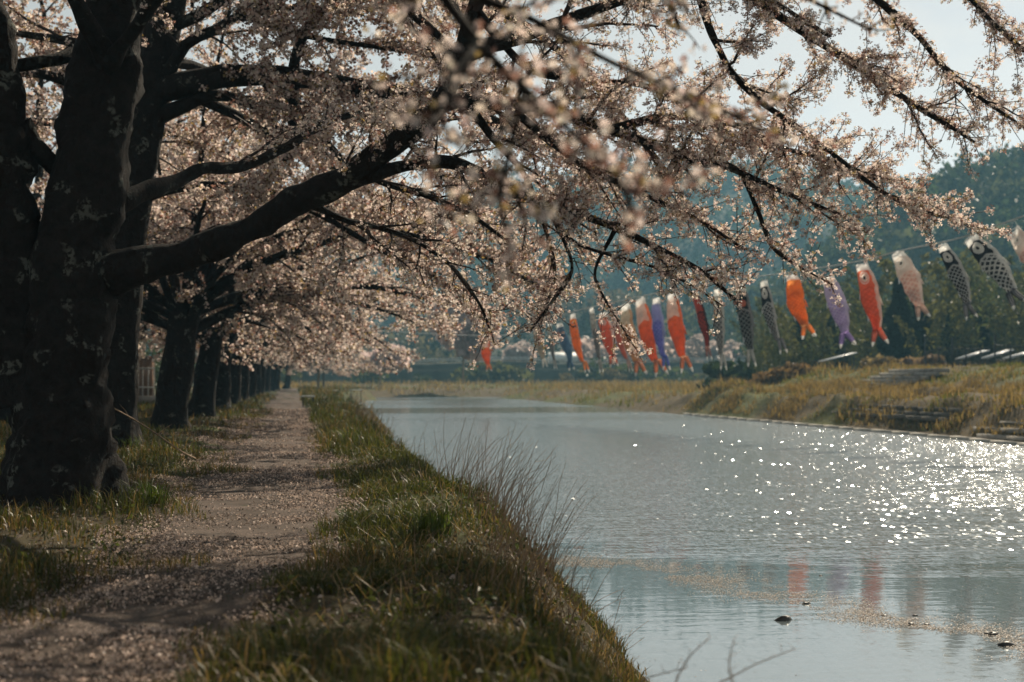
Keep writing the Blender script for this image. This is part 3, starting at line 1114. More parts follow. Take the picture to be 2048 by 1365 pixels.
# --- the tree just behind the big one -------------------------------------------------
D2 = 25.0
rng = np.random.default_rng(22)
T2 = Tree(rng)
s2 = pl([(232, 905, D2, 46), (234, 800, D2, 42), (238, 680, D2, 40), (248, 560, D2, 39), (262, 430, D2, 38), (282, 300, D2, 38), (308, 150, D2, 37), (338, 0, D2, 34), (370, -150, D2 - 0.2, 26), (420, -330, D2 - 0.4, 14)])
a2 = pl([(300, 185, D2, 28), (370, 168, D2 - 0.3, 24), (450, 152, D2 - 0.6, 22), (540, 152, D2 - 0.9, 21), (620, 160, D2 - 1.2, 21), (700, 175, D2 - 1.5, 20), (790, 186, D2 - 1.8, 18), (880, 200, D2 - 2.1, 14), (980, 240, D2 - 2.4, 11), (1090, 290, D2 - 2.7, 8), (1180, 350, D2 - 3.0, 5)])
b2 = pl([(300, 240, D2, 18), (360, 215, D2 - 0.2, 15), (430, 190, D2 - 0.4, 11), (520, 215, D2 - 0.6, 8), (570, 260, D2 - 0.9, 7), (690, 240, D2 - 1.5, 5), (830, 235, D2 - 2.2, 3.5)])
c2 = pl([(585, 165, D2 - 1.0, 12), (588, 210, D2 - 1.0, 11), (582, 260, D2 - 1.1, 9), (590, 300, D2 - 1.3, 7), (560, 330, D2 - 1.6, 5)])
d2 = pl([(585, 150, D2 - 1.0, 12), (598, 90, D2 - 1.2, 10), (640, 30, D2 - 1.5, 8), (700, -30, D2 - 2.0, 6), (780, -90, D2 - 2.4, 4)])
e2 = pl([(335, 150, D2 - 0.2, 14), (370, 90, D2 - 0.5, 12), (430, 60, D2 - 0.8, 10), (480, 30, D2 - 1.0, 8), (560, 15, D2 - 1.2, 6), (680, 20, D2 - 1.5, 4)])
f2 = pl([(262, 400, D2, 16), (330, 380, D2 - 0.3, 12), (420, 372, D2 - 0.6, 9), (520, 380, D2 - 1.0, 7), (640, 430, D2 - 1.4, 6), (760, 500, D2 - 1.8, 5), (880, 560, D2 - 2.2, 4), (980, 640, D2 - 2.5, 2.5)])
g2 = pl([(640, 430, D2 - 1.4, 5), (740, 450, D2 - 1.8, 5), (860, 480, D2 - 2.2, 4.5), (980, 520, D2 - 2.6, 4), (1090, 580, D2 - 3, 2.5)])
h2 = pl([(700, 175, D2 - 1.5, 8), (800, 270, D2 - 1.7, 7), (900, 370, D2 - 1.9, 6), (990, 470, D2 - 2.1, 4.5), (1060, 580, D2 - 2.2, 2.5)])
i2 = pl([(540, 152, D2 - 0.9, 8), (640, 270, D2 - 0.8, 7), (720, 360, D2 - 0.7, 6), (800, 460, D2 - 0.6, 4.5), (850, 570, D2 - 0.5, 2.5)])
j2 = pl([(480, 30, D2 - 1.0, 7), (600, 70, D2 - 1.2, 6), (720, 90, D2 - 1.4, 5), (850, 110, D2 - 1.6, 4), (960, 150, D2 - 1.8, 2.5)])
k2 = pl([(480, 30, D2 - 1.0, 7), (600, -30, D2 - 1.3, 6), (740, -50, D2 - 1.6, 5), (880, -30, D2 - 1.9, 4), (1000, 40, D2 - 2.2, 2.5)])
for P, r in (s2, a2, b2, c2, d2, e2, f2, g2, h2, i2, j2, k2):
    T2.limb(P, r)
for (P, r), t0, gap, Lm in ((a2, 0.15, 0.23, 2.3), (b2, 0.2, 0.28, 1.8), (c2, 0.2, 0.25, 1.6), (d2, 0.15, 0.2, 2.4), (e2, 0.12, 0.17, 2.4), (f2, 0.15, 0.25, 2.0), (g2, 0.1, 0.22, 2.0), (h2, 0.1, 0.2, 1.8), (i2, 0.1, 0.2, 1.8), (j2, 0.1, 0.2, 1.8), (k2, 0.1, 0.2, 2.0)):
    T2.secondary(P, r, t0, gap, Lm, 0.25, zmin=2.0)
for az, el, L, dz in ((0, 38, 7.5, 0), (-30, 28, 7.0, -0.5), (30, 35, 6.5, -0.6), (-80, 30, 5.0, -0.8), (85, 35, 5.0, -0.4), (150, 40, 4.5, -0.5), (-150, 35, 4.5, -1.0), (5, 62, 5.0, 0),
                      (175, 25, 5.0, -2.5), (40, 45, 5.5, -0.6), (-50, 45, 5.5, -0.8), (10, 50, 6.0, -1.4), (-25, 55, 6.0, -0.6), (150, 20, 5.5, -3.6), (110, 60, 6.0, -1.0), (160, 55, 5.5, -1.6), (-120, 60, 6.0, -1.2), (70, 62, 6.0, -0.8), (-165, 15, 5.0, -3.2), (120, 30, 5.5, -2.2), (60, 25, 6.5, -2.4), (35, 15, 7.0, -2.8), (90, 20, 5.5, -3.4), (-15, 22, 7.0, -1.8)):
    st = on_stem(s2[0], s2[0][-2][2] + dz)
    a_, e_ = R(az), R(el)
    P, r = T2.walk(st, np.array([math.cos(a_) * math.cos(e_), math.sin(a_) * math.cos(e_), math.sin(e_)]), L, 0.11, 0.14, 0.07, 0.12, 6, 0.5)
    T2.limb(P, r)
    T2.secondary(P, r, 0.2, 0.30, 2.6, zmin=2.4)
T2.twigs(0.14, (0.25, 0.7), 0.25, zmin=1.9)
T2.bloom(0.13, 0.2)
bb = s2[0][0].copy()
bb[2] = ground_z(bb[0], bb[1])
T2.build("cherry_tree", bb, "second cherry tree, lichen-spotted trunk standing close behind the large forked one", G_ROW, 2, (7, 0.095), 0.066, 20)

# --- the row beyond --------------------------------------------------------------------
LIMBS = [(0, 34, 8.2, 0.17), (-34, 28, 7.8, 0.16), (34, 30, 7.4, 0.15), (-70, 36, 6.2, 0.14), (75, 38, 6.0, 0.13), (130, 40, 5.0, 0.12),
         (-130, 38, 5.0, 0.12), (180, 42, 5.5, 0.11), (155, 25, 6.0, 0.12), (-160, 28, 6.0, 0.12), (120, 55, 7.0, 0.12), (10, 60, 7.5, 0.14), (-50, 58, 7.0, 0.12),
         (20, 76, 10.0, 0.14), (-65, 70, 9.5, 0.13), (100, 66, 9.0, 0.13), (-140, 64, 8.5, 0.12), (-15, 45, 8.0, 0.14), (55, 50, 7.5, 0.13)]
ordinal = ["third", "fourth", "fifth", "sixth", "seventh", "eighth", "ninth", "tenth", "eleventh", "twelfth", "thirteenth", "fourteenth"]
rowY = [35.5, 46, 57, 68.5, 80, 92, 104, 117, 131, 146, 162, 180]
rowPX = [342, 404, 436, 462, 480, 497, 509, 519, 530, 541, 551, 573]
src = []
for k, (Y, px) in enumerate(zip(rowY, rowPX)):
    g = at(px, 800, Y)
    base = np.array([g[0], Y, 0.0])
    base[2] = float(ground_z(base[0], base[1]))
    lab = "%s cherry trunk of the receding row, counted from the camera" % ordinal[k]
    if k < 5:
        tr = (0.46, 0.42, 0.45, 0.42, 0.44)[k]
        T = auto_tree(100 + k, base, LIMBS, 3.0, tr * 0.92, (0.3, 0.1), (0.33, 0.40, 0.45, 0.5, 0.5)[k], (0.17, 0.20, 0.22, 0.26, 0.26)[k], 2.8, 1.75)
        T.bloom((0.10, 0.11, 0.13, 0.15, 0.15)[k], 0.2)
        o = T.build("cherry_tree", base, lab, G_ROW, 2, ((5, 0.09), (4, 0.10), (4, 0.12), (4, 0.13), (4, 0.13))[k],
                    (0.078, 0.09, 0.10, 0.115, 0.115)[k], 14, k < 2)
        src.append(o)
    else:
        copy_tree(src[3 + k % 2], base, (-0.25, 0.3, 0.1, -0.15, 0.22, -0.3, 0.05)[k - 5], (0.97, 1.05, 0.93, 1.02, 0.98, 1.04, 1.0)[k - 5], lab)

for (x_, y_, rz, sc, lab) in ((-7.6, 41, 0.6, 1.22, "cherry tree set back left of the row, seen between the forked stems"),
                              (-7.9, 54, -0.5, 1.25, "cherry tree set back left of the row, behind the second trunk"),
                              (-8.2, 69, 0.9, 1.2, "cherry tree set back left of the row, beyond the third trunk")):
    copy_tree(src[2], (x_, y_, float(ground_z(x_, y_))), rz, sc, lab)

# --- the tree beside the camera: only its hanging sprays are in view -------------------
rng = np.random.default_rng(5)
T0 = Tree(rng)
base0 = np.array([-3.3, 2.6, 0.0])
base0[2] = float(ground_z(base0[0], base0[1]))
T0.limb([base0 + [0, 0, -0.15], base0 + [0.05, 0, 0.8], base0 + [0.15, 0.05, 1.6], base0 + [0.35, 0.1, 2.4], base0 + [0.9, 0.3, 3.2]], np.array([0.5, 0.42, 0.40, 0.36, 0.2]))
f0 = base0 + [0.7, 0.2, 2.9]


def spray(pts, gap2=0.16, Lm=0.35):
    P, r = pl([(a, b, Y * 1.4, rr) for a, b, Y, rr in pts])
    T0.limb(P, r)
    T0.secondary(P, r, 0.15, gap2, Lm, 0.2, zmin=0.5)


hub = at(760, -190, 3.2 * 1.4)
L0 = np.array([f0, f0 * 0.6 + hub * 0.4 + [0, 0, 0.35], f0 * 0.25 + hub * 0.75 + [0, 0, 0.3], hub])
T0.limb(L0, np.array([0.10, 0.06, 0.04, 0.02]))
spray([(760, -190, 3.2, 14), (860, -40, 3.1, 11), (960, 90, 3.0, 9), (1050, 180, 2.9, 8), (1150, 270, 2.8, 6), (1230, 350, 2.75, 5), (1275, 440, 2.7, 3)])
spray([(960, 90, 3.0, 7), (900, 160, 2.8, 6), (880, 230, 2.7, 5), (900, 280, 2.7, 3)])
spray([(1050, 180, 2.9, 6), (1020, 300, 2.9, 5), (1000, 400, 3.0, 4), (1020, 500, 3.0, 2)])
spray([(860, -40, 3.1, 9), (1060, 40, 3.2, 8), (1230, 130, 3.3, 6), (1400, 200, 3.4, 5), (1540, 270, 3.5, 3)])
spray([(760, -190, 3.2, 12), (1000, -170, 3.6, 11), (1300, -120, 3.9, 9), (1500, -60, 4.1, 7), (1640, 10, 4.2, 5), (1740, 60, 4.2, 3)])
spray([(1300, -120, 3.9, 6), (1330, -20, 3.9, 5), (1360, 60, 3.9, 3)], 0.22)
spray([(760, -190, 3.2, 10), (780, -80, 3.2, 8), (830, 10, 3.2, 5), (800, 50, 3.2, 3)], 0.2)
# branches overhead, out of view, that shade the foreground
for az, el, L in ((20, 40, 5.0), (60, 35, 5.0), (-20, 45, 5.0), (95, 45, 4.5), (150, 40, 4.0), (-120, 40, 4.0), (-60, 45, 4.5), (45, 60, 4.5)):
    a_, e_ = R(az), R(el)
    P, r = T0.walk(f0 + rng.normal(size=3) * 0.1, np.array([math.cos(a_) * math.cos(e_), math.sin(a_) * math.cos(e_), math.sin(e_)]), L, 0.12, 0.06, 0.07, 0.12, 6, 0.5)
    T0.limb(P, r)
    T0.secondary(P, r, 0.3, 0.45, 2.0, zmin=3.2)
T0.twigs(0.10, (0.08, 0.22), 0.3, zmin=0.4)
T0.bloom(0.06, 0.15)
T0.build("cherry_tree", base0, "blurred cherry sprays hanging close to the camera across the upper middle", G_ROW, 0, (3, 0.04), 0.034, 16)


# ------------------------------------------------------------------ grass
def blades(P, h, w, lean, rng, colr):
    """tapered bent blades: 5 verts, 3 triangles; P (N,3) roots"""
    N = len(P)
    h = np.broadcast_to(h, (N,))[:, None]
    w = np.broadcast_to(w, (N,))[:, None]
    a = rng.uniform(0, 2 * math.pi, N)
    sd = np.stack([np.cos(a), np.sin(a), 0 * a], -1)
    ld = np.stack([-np.sin(a), np.cos(a), 0 * a], -1)
    ld = unit(ld + rng.normal(size=(N, 3)) * [0.5, 0.5, 0])
    lean = np.broadcast_to(lean, (N,))[:, None]
    up = np.array([0, 0, 1.0])
    V = np.zeros((N, 5, 3))
    V[:, 0] = P - sd * w / 2
    V[:, 1] = P + sd * w / 2
    mid = P + up * h * 0.6 + ld * h * lean * 0.35
    V[:, 2] = mid + sd * w * 0.35
    V[:, 3] = mid - sd * w * 0.35
    V[:, 4] = P + up * h * (1 - 0.25 * lean) + ld * h * lean
    F = np.array([[0, 1, 2], [0, 2, 3], [3, 2, 4]])
    F = (F[None] + (np.arange(N) * 5)[:, None, None]).reshape(-1, 3)
    return V.reshape(-1, 3), F, np.repeat(colr, 5, 0)


def grass_cols(N, rng, x, y, dryness=0.0):
    g1 = np.array([0.038, 0.050, 0.014])
    g2 = np.array([0.092, 0.098, 0.026])
    g3 = np.array([0.20, 0.135, 0.065])
    t = rng.random((N, 1))
    c = g1 * (1 - t) + g2 * t
    pd = np.clip(dryness + 0.35 * n2(x, y, 0.6, 55, 2) + 0.04 + 0.36 * smooth(-0.25, 0.4, x - brow(y)), 0, 0.9)
    d = rng.random(N) < pd
    c[d] = g3 * rng.uniform(0.6, 1.25, (d.sum(), 1))
    return c * rng.uniform(0.75, 1.2, (N, 1))


rng = np.random.default_rng(40)


def scatter_verge(N, y0, y1, xl, xr, power=1.0):
    """points between two x edges, denser near the camera"""
    u = rng.random(N)
    y = y0 * (y1 / y0) ** (u ** power)
    t = rng.random(N)
    a, b = xl(y), xr(y)
    return a + (b - a) * t, y


parts_g = []


def add_grass(x, y, h, w, lean, dryness, clump=0.45):
    k = n2(x, y, 1.1, 61, 3) + 0.4 * n2(x, y, 4.0, 62, 2)
    keep = rng.random(len(x)) < np.clip(0.62 + clump * 1.4 * k, 0.05, 1)
    x, y, k = x[keep], y[keep], k[keep]
    z = ground_z(x, y) - 0.01
    hh = h * rng.uniform(0.5, 1.3, len(x)) * np.clip(1 + 0.95 * k, 0.3, 2.3)
    ww = w * rng.uniform(0.7, 1.3, len(x)) * (1 + np.clip(y - 14, 0, 80) * 0.035)
    parts_g.append(blades(np.stack([x, y, z], -1), hh, ww, rng.uniform(0.1, lean, len(x)), rng, grass_cols(len(x), rng, x, y, dryness)))


def join_blades(parts):
    V, F, C, n = [], [], [], 0
    for v, f, c in parts:
        V.append(v)
        F.append(f + n)
        C.append(c)
        n += len(v)
    return np.concatenate(V), np.concatenate(F), np.concatenate(C)


# right verge and bank
x, y = scatter_verge(52000, 3.5, 26, lambda y: path_edges(y)[1] - 0.05, lambda y: brow(y) + 1.12)
add_grass(x, y, 0.115, 0.010, 1.1, 0.05, 0.75)
x, y = scatter_verge(26000, 24, 100, lambda y: path_edges(y)[1] - 0.05, lambda y: brow(y) + 1.05)
add_grass(x, y, 0.21, 0.012, 1.0, 0.15, 0.65)
x, y = scatter_verge(7000, 95, 190, lambda y: path_edges(y)[1], lambda y: brow(y) + 0.5)
add_grass(x, y, 0.30, 0.02, 0.8, 0.35)
# edge fringe creeping onto the path
x, y = scatter_verge(9000, 4, 40, lambda y: path_edges(y)[1] - 0.30, lambda y: path_edges(y)[1] + 0.15)
add_grass(x, y, 0.09, 0.008, 1.0, 0.25, 0.7)
x, y = scatter_verge(14000, 4, 60, lambda y: path_edges(y)[0] - 0.15, lambda y: path_edges(y)[0] + 0.55)
add_grass(x, y, 0.08, 0.008, 1.0, 0.35, 0.7)
# left verge round the trunks
x, y = scatter_verge(38000, 5, 26, lambda y: -4.6 + 0 * y, lambda y: path_edges(y)[0] + 0.05)
add_grass(x, y, 0.12, 0.010, 1.0, 0.25, 0.35)
x, y = scatter_verge(16000, 24, 110, lambda y: -8.0 + 0 * y, lambda y: path_edges(y)[0] + 0.05)
add_grass(x, y, 0.16, 0.014, 0.9, 0.3, 0.6)
for (N_, y0, y1, xa, xb) in ((7000, 4, 24, lambda y: path_edges(y)[1] + 0.05, lambda y: brow(y) + 0.7), (3500, 5, 24, lambda y: -4.2 + 0 * y, lambda y: path_edges(y)[0] - 0.05)):
    x, y = scatter_verge(N_, y0, y1, xa, xb)
    k = n2(x, y, 2.2, 66, 2)
    kp = k > 0.12
    x, y = x[kp], y[kp]
    z = ground_z(x, y) + rng.uniform(0.02, 0.13, len(x))
    v, f, _ = leaves4(np.stack([x, y, z], -1), rng.uniform(0.025, 0.065, len(x)), rng, (0, 0, 0.7), 0.9, 0.55, 0.15)
    parts_g.append((v, f, np.repeat(np.array([0.05, 0.062, 0.022]) * rng.uniform(0.5, 1.7, (len(x), 1)), 4, 0)))
# dead straw lying in the grass
x, y = scatter_verge(2600, 4, 30, lambda y: path_edges(y)[1], lambda y: brow(y) + 0.9)
v, f, c = blades(np.stack([x, y, ground_z(x, y) + 0.04], -1), rng.uniform(0.08, 0.22, len(x)), 0.007, rng.uniform(1.0, 2.6, len(x)), rng, np.array([0.24, 0.17, 0.09]) * rng.uniform(0.5, 1.3, (len(x), 1)))
parts_g.append((v, f, c))
V, F, C = join_blades(parts_g)
o = mesh_obj("grass", V, [F], M_grass, loc=(0, 0, 0), colors=C, kind="stuff")
tag(o, "green and straw-coloured grass on both verges of the path", "grass")

# grass tussocks that stand out: countable tufts
tuft_spots = [((300, 1010), 0.30, "grass tuft by the roots of the large forked tree, nearer the path"),
              ((120, 1000), 0.30, "grass tuft against the dark foot of the large forked trunk"),
              ((255, 905), 0.34, "grass tuft at the foot of the lichen-spotted second trunk"),
              ((860, 1065), 0.30, "dark grass tuft at the brow of the bank beside the path"),
              ((700, 890), 0.42, "broad dark grass tuft at the right edge of the path")]
for (px, pyy), h, lab in tuft_spots:
    p = at_z(px, pyy, 0.06)
    p[2] = float(ground_z(p[0], p[1]))
    N = 150
    a = rng.uniform(0, 6.28, N)
    rr = np.sqrt(rng.random(N)) * h * 0.55
    P = np.stack([p[0] + rr * np.cos(a), p[1] + rr * np.sin(a), 0 * a], -1)
    P[:, 2] = ground_z(P[:, 0], P[:, 1]) - 0.01
    v, f, c = blades(P, h * rng.uniform(0.6, 1.25, N), 0.012, rng.uniform(0.3, 1.1, N), rng, np.array([0.07, 0.10, 0.022]) * rng.uniform(0.6, 1.7, (N, 1)))
    o = mesh_obj("grass_tuft", v, [f], M_grass, loc=p, colors=c)
    tag(o, lab, "grass tuft", "grass tufts")

# dry reeds and stalks along the brow of the bank
mb = MB()
parts_r = []
rng = np.random.default_rng(50)
spots = []
for k in range(75):
    Y = 8.5 * (62 / 8.5) ** rng.random()
    spots.append((float(brow(Y)) + rng.uniform(-0.1, 0.65), Y, rng.uniform(0.5, 1.0)))
for px, pyy in ((720, 850), (700, 840), (745, 880), (880, 1010), (960, 1090), (1010, 1130), (1060, 1190), (985, 1060), (930, 1030), (1040, 1160), (1000, 1100), (1085, 1215), (1020, 1180), (950, 1120), (905, 1050), (770, 900), (690, 815), (735, 860)):
    p = at_z(px, pyy, -0.35)
    spots.append((p[0], p[1], 1.25))
for x0, y0, s in spots:
    for j in range(int(rng.integers(4, 10)) + (5 if s > 1.2 else 0)):
        xx, yy = x0 + rng.normal() * 0.16, y0 + rng.normal() * 0.22
        zz = float(ground_z(xx, yy))
        L = rng.uniform(0.35, 0.85) * s
        d = np.array([rng.normal() * 0.20 + 0.07, rng.normal() * 0.20, 1.0])
        P = [np.array([xx, yy, zz - 0.03])]
        for q in range(5):
            d = unit(d + np.array([0.06, 0, -0.05]) * rng.uniform(0, 2.2) + rng.normal(size=3) * 0.07)
            P.append(P[-1] + d * L / 5)
        mb.tube(np.array(P), np.linspace(0.0042, 0.0014, 6) * (1 + max(0, y0 - 15) * 0.03), 3, cap=False)
        if rng.random() < 0.35:
            q0 = P[int(rng.integers(2, 5))]
            q1 = q0 + unit(d + rng.normal(size=3) * 0.5) * L * 0.28
            mb.tube(np.array([q0, (q0 + q1) / 2 + rng.normal(size=3) * 0.01, q1]), [0.0025, 0.002, 0.001], 3, cap=False)
o = mb.build("dry_reeds", M_dry, loc=(0, 0, 0), smooth=True, kind="stuff")
tag(o, "thin brown dry reeds along the brow of the near bank", "reeds")

# weeds blurred at the lower right of the near bank
mb_specs = [((1345, 1400), (1420, 1275), 5.6, "tall thin weed stalk close to the camera, low over the calm water"),
            ((1470, 1420), (1468, 1278), 5.2, "upright budding weed stalk close to the camera, right of the others"),
            ((1390, 1420), (1590, 1298), 5.8, "arched weed stem bending right over the calm water"),
            ((1200, 1420), (1375, 1335), 6.0, "kinked bare weed stem at the bottom of the near bank")]
for (a, b), (c, d), Y, lab in mb_specs:
    p0, p1 = at(a, b, Y), at(c, d, Y)
    g0 = p0.copy()
    g0[2] = min(p0[2], float(ground_z(p0[0], p0[1])))
    mb = MB()
    m1 = p0 * 0.5 + p1 * 0.5 + np.array([-0.02, 0, 0.03])
    Q = spline([g0, p0, m1, p1], 14)
    mb.tube(Q, np.linspace(0.005, 0.0018, 14), 4)
    r_ = np.random.default_rng(int(a))
    t = thing("weed_stalk", g0, lab, "weed", "weeds at the water's edge")
    mb.build("stem", M_dry, t, smooth=True)
    for k in range(4, 14):
        side_d = unit(np.array([r_.normal(), r_.normal() * 0.5, 0.7]))
        e = Q[k] + side_d * r_.uniform(0.02, 0.05)
        mb2 = MB()
        mb2.tube(np.array([Q[k], (Q[k] + e) / 2, e]), [0.0016, 0.0012, 0.0008], 3)
        mb2.build("shoot", M_dry, t)

# fallen petals on the path
rng = np.random.default_rng(60)
N = 150000
x, y = scatter_verge(N, 4.0, 60, lambda y: path_edges(y)[0] - 0.35, lambda y: path_edges(y)[1] + 0.15)
k = n2(x, y, 1.5, 71, 3) + 0.35 * n2(x, y * 3.0, 1.7, 72, 2)
pe = path_edges(y)
tr_ = np.abs((x - pe[0]) / (pe[1] - pe[0]) - 0.5) * 2
keep = rng.random(N) < np.clip(0.5 + 0.9 * k, 0.03, 1) * np.clip(0.42 + 0.7 * tr_, 0, 1)
x, y = x[keep], y[keep]
z = ground_z(x, y) + 0.024 + rng.uniform(0, 0.006, len(x))
sz = 0.021 * rng.uniform(0.6, 1.4, len(x)) * (1 + np.clip(y - 12, 0, 50) * 0.03)
V, F, _ = leaves4(np.stack([x, y, z], -1), sz, rng, (0, 0, 1.0), 1.1, 0.8, 0.25)
C = np.array([0.62, 0.485, 0.405])[None] * rng.choice([0.12, 0.3, 0.6, 0.9, 1.15], (len(x), 1)) * rng.uniform(0.85, 1.15, (len(x), 1))
o = mesh_obj("fallen_petals", V, [F], M_petal, loc=(0, 0, 0), colors=np.repeat(np.clip(C, 0, 0.9), 4, 0), kind="stuff")
tag(o, "pale pink fallen petals lying on the earth path", "petals")

# brown leaf litter and stray petals in the grass
Nl = 26000
x, y = scatter_verge(Nl, 4.0, 34, lambda y: -4.4 + 0 * y, lambda y: brow(y) + 0.5)
pe = path_edges(y)
kp = (x < pe[0] + 0.1) | (x > pe[1] - 0.1)
x, y = x[kp], y[kp]
z = ground_z(x, y) + rng.uniform(0.004, 0.03, len(x))
V, F, _ = leaves4(np.stack([x, y, z], -1), rng.uniform(0.014, 0.05, len(x)), rng, (0, 0, 1.0), 0.8, 0.6, 0.2)
lc = np.array([[0.10, 0.065, 0.04], [0.17, 0.11, 0.06], [0.06, 0.045, 0.03], [0.50, 0.40, 0.34]])[rng.integers(0, 4, len(x))] * rng.uniform(0.7, 1.25, (len(x), 1))
o = mesh_obj("leaf_litter", V, [F], M_petal, loc=(0, 0, 0), colors=np.repeat(lc, 4, 0), kind="stuff")
tag(o, "brown leaf litter and stray petals lying in the grass verges", "leaf litter")

# petals drifting on the river
N = 26000
cl = np.array([(1080, 1120), (1200, 1128), (1330, 1148), (1460, 1168), (1580, 1195), (1700, 1225), (1800, 1240), (1900, 1262), (1980, 1285), (2060, 1300)], float)
u = rng.random(N) * (len(cl) - 1.001)
i = u.astype(int)
f = (u - i)[:, None]
q = cl[i] * (1 - f) + cl[i + 1] * f
G = np.array([at_z(a, b, WATER_Z) for a, b in q])
G[:, 1] += rng.normal(size=N) * 0.55
G[:, 0] += rng.normal(size=N) * 0.35
k = n2(G[:, 0], G[:, 1], 1.0, 81, 3) + 0.3 * n2(G[:, 0], G[:, 1], 5.0, 82, 2)
keep = rng.random(N) < np.clip(0.22 + 1.5 * k, 0.0, 1)
G = G[keep]
x2 = rng.uniform(3, 16, 3500)
y2 = rng.uniform(10, 26, 3500)
kk = rng.random(3500) < np.clip(0.35 + n2(x2, y2, 0.5, 83, 2), 0, 1)
G = np.vstack([G, np.stack([x2[kk], y2[kk], 0 * y2[kk]], -1)])
G = G[G[:, 0] > brow(G[:, 1]) + 1.15]
G[:, 2] = WATER_Z + 0.006
V, F, _ = leaves4(G, 0.019 * rng.uniform(0.7, 1.3, len(G)), rng, (0, 0, 1.0), 0.22, 0.85, 0.12)
C = np.array([0.50, 0.43, 0.37])[None] * rng.uniform(0.6, 1.2, (len(G), 1))
V[:, 2] = np.maximum(V[:, 2], WATER_Z + 0.003)
o = mesh_obj("floating_petals", V, [F], M_petal, loc=(0, 0, 0), colors=np.repeat(np.clip(C, 0, 0.9), 4, 0), kind="stuff")
tag(o, "rafts of pale petals drifting on the calm water", "petals")

# stones breaking the surface
rock_spots = [((1641, 1152), 0.06, "small dark stone alone out in the rippled water"),
              ((1612, 1208), 0.13, "dark stone at the upper edge of the petal raft"),
              ((1567, 1241), 0.22, "largest flat wet stone at the near edge of the petal raft"),
              ((1768, 1232), 0.08, "small stone amid the petals, first of the middle four"),
              ((1830, 1232), 0.08, "small stone amid the petals, farther right of the middle four"),
              ((1822, 1250), 0.10, "low dark stone nearest the camera among the middle four"),
              ((1852, 1250), 0.09, "small stone at the right end of the middle four"),
              ((1985, 1270), 0.18, "lumpy dark stone upper of the right-hand pair"),
              ((2012, 1291), 0.22, "broad dark stone lower of the right-hand pair")]
for k, ((px, pyy), s, lab) in enumerate(rock_spots):
    p = at_z(px, pyy, WATER_Z)
    th = np.linspace(-math.pi / 2, math.pi / 2, 9)
    ph = np.linspace(0, 2 * math.pi, 15)[:-1]
    A, B = np.meshgrid(th, ph, indexing='ij')
    D = np.stack([np.cos(A) * np.cos(B), np.cos(A) * np.sin(B), np.sin(A)], -1)
    rr = 1 + 0.35 * fbm(D * 1.7 + k * 7.1, 91, 3)
    Vv = (D * rr[..., None]) * np.array([1.35, 0.9, 0.62]) * s * 0.30 + p
    ii = np.arange(9 * 14).reshape(9, 14)
    Qf = np.stack([ii[:-1], np.roll(ii, -1, 1)[:-1], np.roll(ii, -1, 1)[1:], ii[1:]], -1).reshape(-1, 4)
    o = mesh_obj("river_stone", Vv.reshape(-1, 3), [Qf], M_rock, loc=p, smooth=True)
    tag(o, lab, "stone", "stones in the river")

# stick leaning from the second trunk down to the path edge
p0, p1 = at(188, 796, 17.5), at_z(392, 918, 0.06)
mb = MB()
mb.tube(spline([p0, p0 * 0.6 + p1 * 0.4 + [0, 0, 0.03], p0 * 0.2 + p1 * 0.8 - [0, 0, 0.02], p1], 12), np.linspace(0.009, 0.014, 12), 5)
t = thing("fallen_branch", p1, "thin bare branch leaning from behind the large trunk down to the path", "branch")
mb.build("stem", M_dry, t, smooth=True)
for k, (tt, dx, dz) in enumerate(((0.3, -0.15, 0.2), (0.55, 0.2, 0.15), (0.8, 0.25, 0.12))):
    q = p0 * (1 - tt) + p1 * tt
    mb = MB()
    mb.tube(np.array([q, q + [dx * 0.5, 0.05, dz * 0.6], q + [dx, 0.1, dz]]), [0.006, 0.004, 0.002], 4)
    mb.build("side_twig", M_dry, t, smooth=True)
mb = MB()
pa, pb = at_z(850, 1130, 0.05), at_z(868, 1100, 0.12)
mb.tube(spline([pa, (pa + pb) / 2 + [0.01, 0, 0.01], pb], 6), [0.012] * 6, 6, rough=0.2)
tag(mb.build("driftwood_stick", mat_plain("bleached_wood", (0.45, 0.38, 0.30), 0.8, 0.2, 9), loc=pa, smooth=True), "short bleached stick lying in the grass of the near bank", "stick")

# ------------------------------------------------------------------ far bank
rng = np.random.default_rng(70)
parts_f = []


def far_grass(N, x, y, h, w, tone):
    k = n2(x, y, 0.35, 101, 3) + 0.5 * n2(x, y, 1.2, 102, 2)
    keep = rng.random(N) < np.clip(0.55 + 0.8 * k, 0.06, 1)
    x, y, k = x[keep], y[keep], k[keep]
    z = ground_z(x, y) - 0.02
    g = np.clip(tone(x, y) + 0.5 * n2(x, y, 0.18, 103, 2), 0, 1)
    pick = rng.random(len(x)) < g
    c = np.where(pick[:, None], np.array([0.145, 0.155, 0.042]), np.array([0.27, 0.195, 0.105])) * rng.uniform(0.6, 1.25, (len(x), 1))
    hh = h * rng.uniform(0.5, 1.4, len(x)) * np.where(pick, 0.6, 1.0) * np.clip(1 + 0.7 * k, 0.4, 1.9)
    parts_f.append(blades(np.stack([x, y, z], -1), hh, w * rng.uniform(0.7, 1.4, len(x)), rng.uniform(0.1, 0.9, len(x)), rng, c))


def band(N, y0, y1, e0, e1):
    y = rng.uniform(y0, y1, N)
    e = rng.uniform(e0, e1, N)
    return far_edge(y) + e, y


